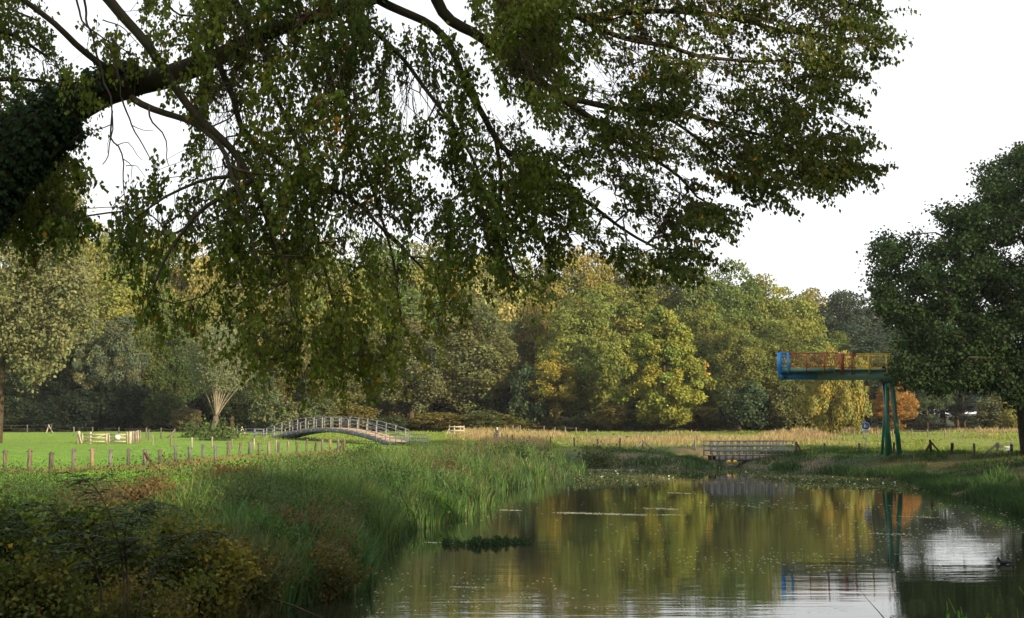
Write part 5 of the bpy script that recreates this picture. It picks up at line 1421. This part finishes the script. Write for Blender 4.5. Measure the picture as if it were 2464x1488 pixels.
# feathery sapling with pinnate leaves
rg = np.random.default_rng(55)
Ys = 16.0; b = np.array([(300 - CX) / F * Ys, Ys, 0]); b[2] = on_ground(b[0], b[1])
t = empty('rowan_sapling', b, 0, 'arching sapling with feathery leaflets rising over the brambles at the left', 'sapling')
stems = [[(300, 1440), (290, 1330), (260, 1230), (225, 1170), (185, 1145)], [(310, 1430), (300, 1310), (310, 1250), (345, 1215), (390, 1210)], [(250, 1430), (210, 1320), (150, 1250), (100, 1215)],
         [(330, 1440), (400, 1330), (450, 1285), (500, 1275)], [(200, 1440), (120, 1330), (60, 1260), (10, 1240)]]
mb = MB(); CC, AA, NN = [], [], []
for st in stems:
    sp = resample(g3(st, Ys, Ys - .3), .1); sp[0][2] = min(sp[0][2], b[2] + .1)
    mb.tube(sp, np.linspace(.014, .004, len(sp)), 6)
    tg_ = nrm(np.gradient(sp, axis=0))
    for j in range(int(len(sp) * .25), len(sp), 1):
        for sd in range(4):
            an = rg.uniform(0, 6.28); dr_ = nrm(tg_[j] * .7 + np.array([math.cos(an), math.sin(an) * .6, rg.uniform(-.5, .3)]))
            Lr = rg.uniform(.22, .38); m = 8
            rc = np.array([sp[j] + dr_ * Lr * s_ + np.array([0, 0, -.12 * s_ ** 2]) for s_ in np.linspace(0, 1, m)])
            mb.tube(rc, .002, 3)
            sv = nrm(np.cross(dr_, [0, 0, 1.]))
            for q_ in range(1, m):
                for s2 in (-1, 1):
                    CC.append(rc[q_]); AA.append(sv * s2 + dr_ * .5 + rg.normal(0, .1, 3) + np.array([0, 0, -.25])); NN.append(np.array([0, 0, 1.]) + rg.normal(0, .2, 3))
CC, AA, NN = map(np.array, (CC, AA, NN))
mb.build('stem', M_BARK, t, off=b)
V, T, tt = leaves_geom(CC, AA, NN, rg.uniform(.07, .11, len(CC)), .042, jitter_tint((.03, .055, .012), len(CC), rg, .25, .1), .05)
mesh_np('leaflet_sprays', V - b, [T], M_LEAF, t, tint=tt)

# dead stalks standing in the shallow water
def wpt(px, py): x, y = Wp(px, py); return np.array([x, y, 0.])
b = wpt(868, 1372); t = empty('dead_stalk', b, 0, 'thin dead stalks sticking out of the water at the left bank', 'stalk')
mb = MB()
for dx, h, l in ((0, .62, -.12), (.1, .35, .1), (.2, .3, -.05), (.3, .25, .12), (-.1, .3, -.1)): mb.tube([(dx, 0, -.2), (dx + l * .5, 0, h * .5), (dx + l, 0, h)], [.008, .007, .004], 5)
mb.build('stem', M_BARK, t)
b = wpt(760, 1478); t = empty('fallen_branch', b, 0, 'fallen branch lying half in the dark water at the bottom left', 'branch')
mb = MB(); mb.tube([(-2.2, .4, .35), (-1.2, .2, .42), (-.4, .1, .22), (.3, 0, -.05)], [.03, .028, .02, .012], 6); mb.tube([(-1.2, .2, .42), (-.8, .3, .55), (-.5, .5, .6)], [.015, .01, .006], 5); mb.build('limb', M_BARK, t)

# floating island of weed
rg = np.random.default_rng(91)
n = 5200; u = rg.random(n); px = 1065 + 210 * u; Yw = 10780 / (1304 + 3 * np.sin(u * 5) - HOR) + rg.normal(0, .3, n)
X = (px - CX) / F * Yw
hh = (.3 + 1.2 * VN2(u * 30, u * 7) ** 2) * (.05 + .22 * np.exp(-((u - .55) / .22) ** 2) + .14 * np.exp(-((u - .1) / .08) ** 2))
kk = (VN3(u * 22, Yw * 2) > .25) & ~((u > .2) & (u < .3) & (rg.random(n) < .8)); X, Yw, hh, u = X[kk], Yw[kk], hh[kk], u[kk]; n = len(X)
C = np.stack([X, Yw, rg.random(n) * hh], 1)
V, T, tt = leaves_geom(C, rg.normal(0, 1, (n, 3)) + [0, 0, .8], rg.normal(0, 1, (n, 3)), rg.uniform(.04, .09, n), .035, jitter_tint((.02, .045, .014), n, rg, .3, .1))
tag(mesh_np('water_weed', V, [T], M_GRASS, tint=tt), 'dark green raft of water weed floating in mid river', 'water weed', kind='stuff')

# floating specks, petals and pads; streaks imitate reflected sky
n = 5200
Y = 1 / (1 / 96 + rg.random(n) * (1 / 24 - 1 / 96)); px = rg.uniform(860, 2464, n); X = (px - CX) / F * Y
cl = VN2(X * .25, Y * .18)
k = (shore_dist(X, Y) < -.2) & (rg.random(n) < sstep(.35, .75, cl) * (.35 + .65 * sstep(1500, 1800, px)))
X, Y = X[k], Y[k]
# lines of pale specks painting wind ripples that reflect the sky
for (xa, ya, xb, yb, m, sp) in ((1340, 1231, 1560, 1237, 330, .22), (1555, 1221, 1625, 1223, 120, .24), (1200, 1225, 1262, 1226, 60, .08), (1405, 1130, 1530, 1130, 200, .25), (1030, 1301, 1090, 1303, 50, .05), (1610, 1184, 1660, 1186, 70, .15), (2160, 1240, 2240, 1242, 40, .2), (870, 1372, 905, 1374, 40, .04), (2090, 1280, 2180, 1282, 50, .15), (1580, 1236, 1640, 1237, 60, .1), (1080, 1405, 1160, 1407, 30, .04)):
    u = rg.random(m); w_ = [Wp(xa + (xb - xa) * q_, ya + (yb - ya) * q_) for q_ in u]
    w_ = np.array(w_) + rg.normal(0, sp, (m, 2)); X = np.concatenate([X, w_[:, 0]]); Y = np.concatenate([Y, w_[:, 1]])
n = len(X); s_ = rg.uniform(.012, .035, n) * np.clip(Y / 45, .8, 2); a = rg.uniform(0, 6.28, n)
V = np.stack([np.stack([X + s_ * np.cos(a + q_) * 1.5, Y + s_ * np.sin(a + q_), np.full(n, .006) + .004 * (j % 2)], 1) for j, q_ in enumerate((0, 1.57, 3.14, 4.71))], 1).reshape(-1, 3)
T = (np.arange(n)[:, None] * 4 + np.array([[0, 1, 2, 3]]))
tt = np.repeat(jitter_tint((.62, .64, .58), n, rg, .15, .02), 4, axis=0)
tag(mesh_np('petal_and_sky_streak', V, [T], M_GRASS, tint=tt), 'pale petals and duckweed drifting on the river, with painted streaks of sky reflection', 'duckweed', kind='stuff')
# lily and weed carpet along the far shore
n = 26000
X, Y = frustum_pts(n, 60, 104, 1380, 2330)
d = shore_dist(X, Y); k = (d < .1) & (d > -7 - 3 * VN1(X * .3, Y * .3)) & (Y > 70) & (rg.random(len(X)) < sstep(-9, -2, d)) & (X > 3)
X, Y = X[k], Y[k]; n = len(X)
C = np.stack([X, Y, rg.uniform(.0, .05, n)], 1)
rnn = rg.random(n); tt = lerp((.04, .075, .022), (.08, .085, .035), rnn); tt[rnn > .98] = (.55, .58, .5)
V, T, tt = leaves_geom(C, rg.normal(0, 1, (n, 3)) * [1, 1, .35], rg.normal(0, .3, (n, 3)) + [0, 0, 1], rg.uniform(.08, .18, n), .12, jitter_tint(tt, n, rg, .25, .08))
tag(mesh_np('lily_carpet', V, [T], M_GRASS, tint=tt), 'carpet of small water plants with white flecks along the far shore', 'water plants', kind='stuff')

# reeds in front of the camera at bottom right
def reed(name, label, roots, mat_t, seed, group=None):
    rg = np.random.default_rng(seed)
    b = roots[0][0]; t = empty(name, b, 0, label, 'reed', group)
    for (root, pts, w0) in roots:
        w0 = w0 * (1 if seed == 1 else 2.2)
        m_ = MB(); pp = resample(np.array(pts), .05); n = len(pp)
        tg_ = nrm(np.gradient(pp, axis=0)); vd = np.array([0, 1., 0]); sd = nrm(np.cross(tg_, vd)); wv_ = w0 * np.clip(np.sin(np.pi * (.55 + .45 * np.linspace(0, 1, n))) * 1.3, .03, 1)
        V = np.stack([pp - sd * wv_[:, None] / 2, pp + vd * .006 * np.ones((n, 1)), pp + sd * wv_[:, None] / 2], 1).reshape(-1, 3)
        Q = []
        for j in range(n - 1):
            a = j * 3; Q += [[a, a + 1, a + 4, a + 3], [a + 1, a + 2, a + 5, a + 4]]
        o = mesh_np('blade', V - b, [np.array(Q)], M_GRASS, t, tint=jitter_tint(mat_t, len(V), rg, .05, .02))
def rpts(lst, Y):
    p_ = [P(x, y, Y) for x, y in lst]; g0 = p_[-1].copy(); g0[2] = max(-.1, on_ground(g0[0], g0[1])); p_.append(g0); return g0, p_[::-1]
RY = 7.2
L = []
for lst, w_ in (([(2057, 1403), (2085, 1440), (2112, 1470), (2135, 1500), (2150, 1540)], .022),):
    g0, pp = rpts(lst, RY); L.append((g0, pp, w_))
reed('reed_leaf', 'single long reed leaf leaning left in front of the bright water', L, (.05, .06, .02), 1)
L = []
for lst, w_ in (([(2278, 1447), (2281, 1480), (2283, 1530)], .035), ([(2282, 1440), (2300, 1478), (2312, 1530)], .025), ([(2312, 1460), (2316, 1490), (2318, 1540)], .04), ([(2325, 1475), (2326, 1500), (2322, 1540)], .02)):
    g0, pp = rpts(lst, RY); L.append((g0, pp, w_))
reed('reed_clump', 'clump of upright green reed leaves at the bottom right', L, (.12, .25, .05), 2)
L = []
for lst, w_ in (([(2385, 1492 - 8), (2381, 1510), (2376, 1540)], .03), ([(2378, 1455 + 20), (2377, 1500), (2374, 1540)], .03)):
    g0, pp = rpts(lst, RY); L.append((g0, pp, w_))
reed('reed_clump', 'small pair of reed leaves between the reed clump and the right edge', L, (.12, .25, .05), 3)
L = []
for lst, w_ in (([(2452, 1412), (2475, 1450), (2490, 1500)], .03), ([(2448, 1465), (2450, 1500), (2452, 1540)], .022)):
    g0, pp = rpts(lst, RY); L.append((g0, pp, w_))
reed('reed_clump', 'slanting reed leaves at the right edge of the picture', L, (.12, .24, .06), 4)
for i, (px, py) in enumerate(((2340, 1140), (2375, 1120), (2425, 1150))):
    b = G(px + 20, py + 45); rgq = np.random.default_rng(i); n = 160
    X = b[0] + rgq.normal(0, .3, n); Y = b[1] + rgq.normal(0, .3, n)
    V, T, tt = blades_geom(np.stack([X, Y, hgt(X, Y)], 1), rgq.uniform(.5, 1.2, n), np.full(n, .04), rgq.uniform(0, 6.28, n), rgq.uniform(.1, .6, n), jitter_tint((.05, .10, .03), n, rgq, .25, .1), rgq)
    o = mesh_np('sedge_tussock', V, [T], M_GRASS, tint=tt)
    tag(o, ['spiky sedge tussock on the right bank, left of two others', 'spiky sedge tussock on the right bank, highest and middle of three', 'spiky sedge tussock at the right edge of the right bank'][i], 'tussock', 'sedge tussocks on the right bank')

# ------------------------------------------------------------ evening air
hb = MB(); hb.box((-20, 170, 19), 520, 420, 46)
M_HAZE, n, out = new_mat('haze')
pv = n.nodes.new('ShaderNodeVolumePrincipled'); pv.inputs['Color'].default_value = (0.92, 0.95, 1, 1); pv.inputs['Density'].default_value = 0.0001; pv.inputs['Anisotropy'].default_value = 0.2
n.links.new(pv.outputs[0], out.inputs['Volume'])
hz = hb.build('haze', M_HAZE); tag(hz, 'thin evening haze over the meadow', 'haze', kind='stuff')
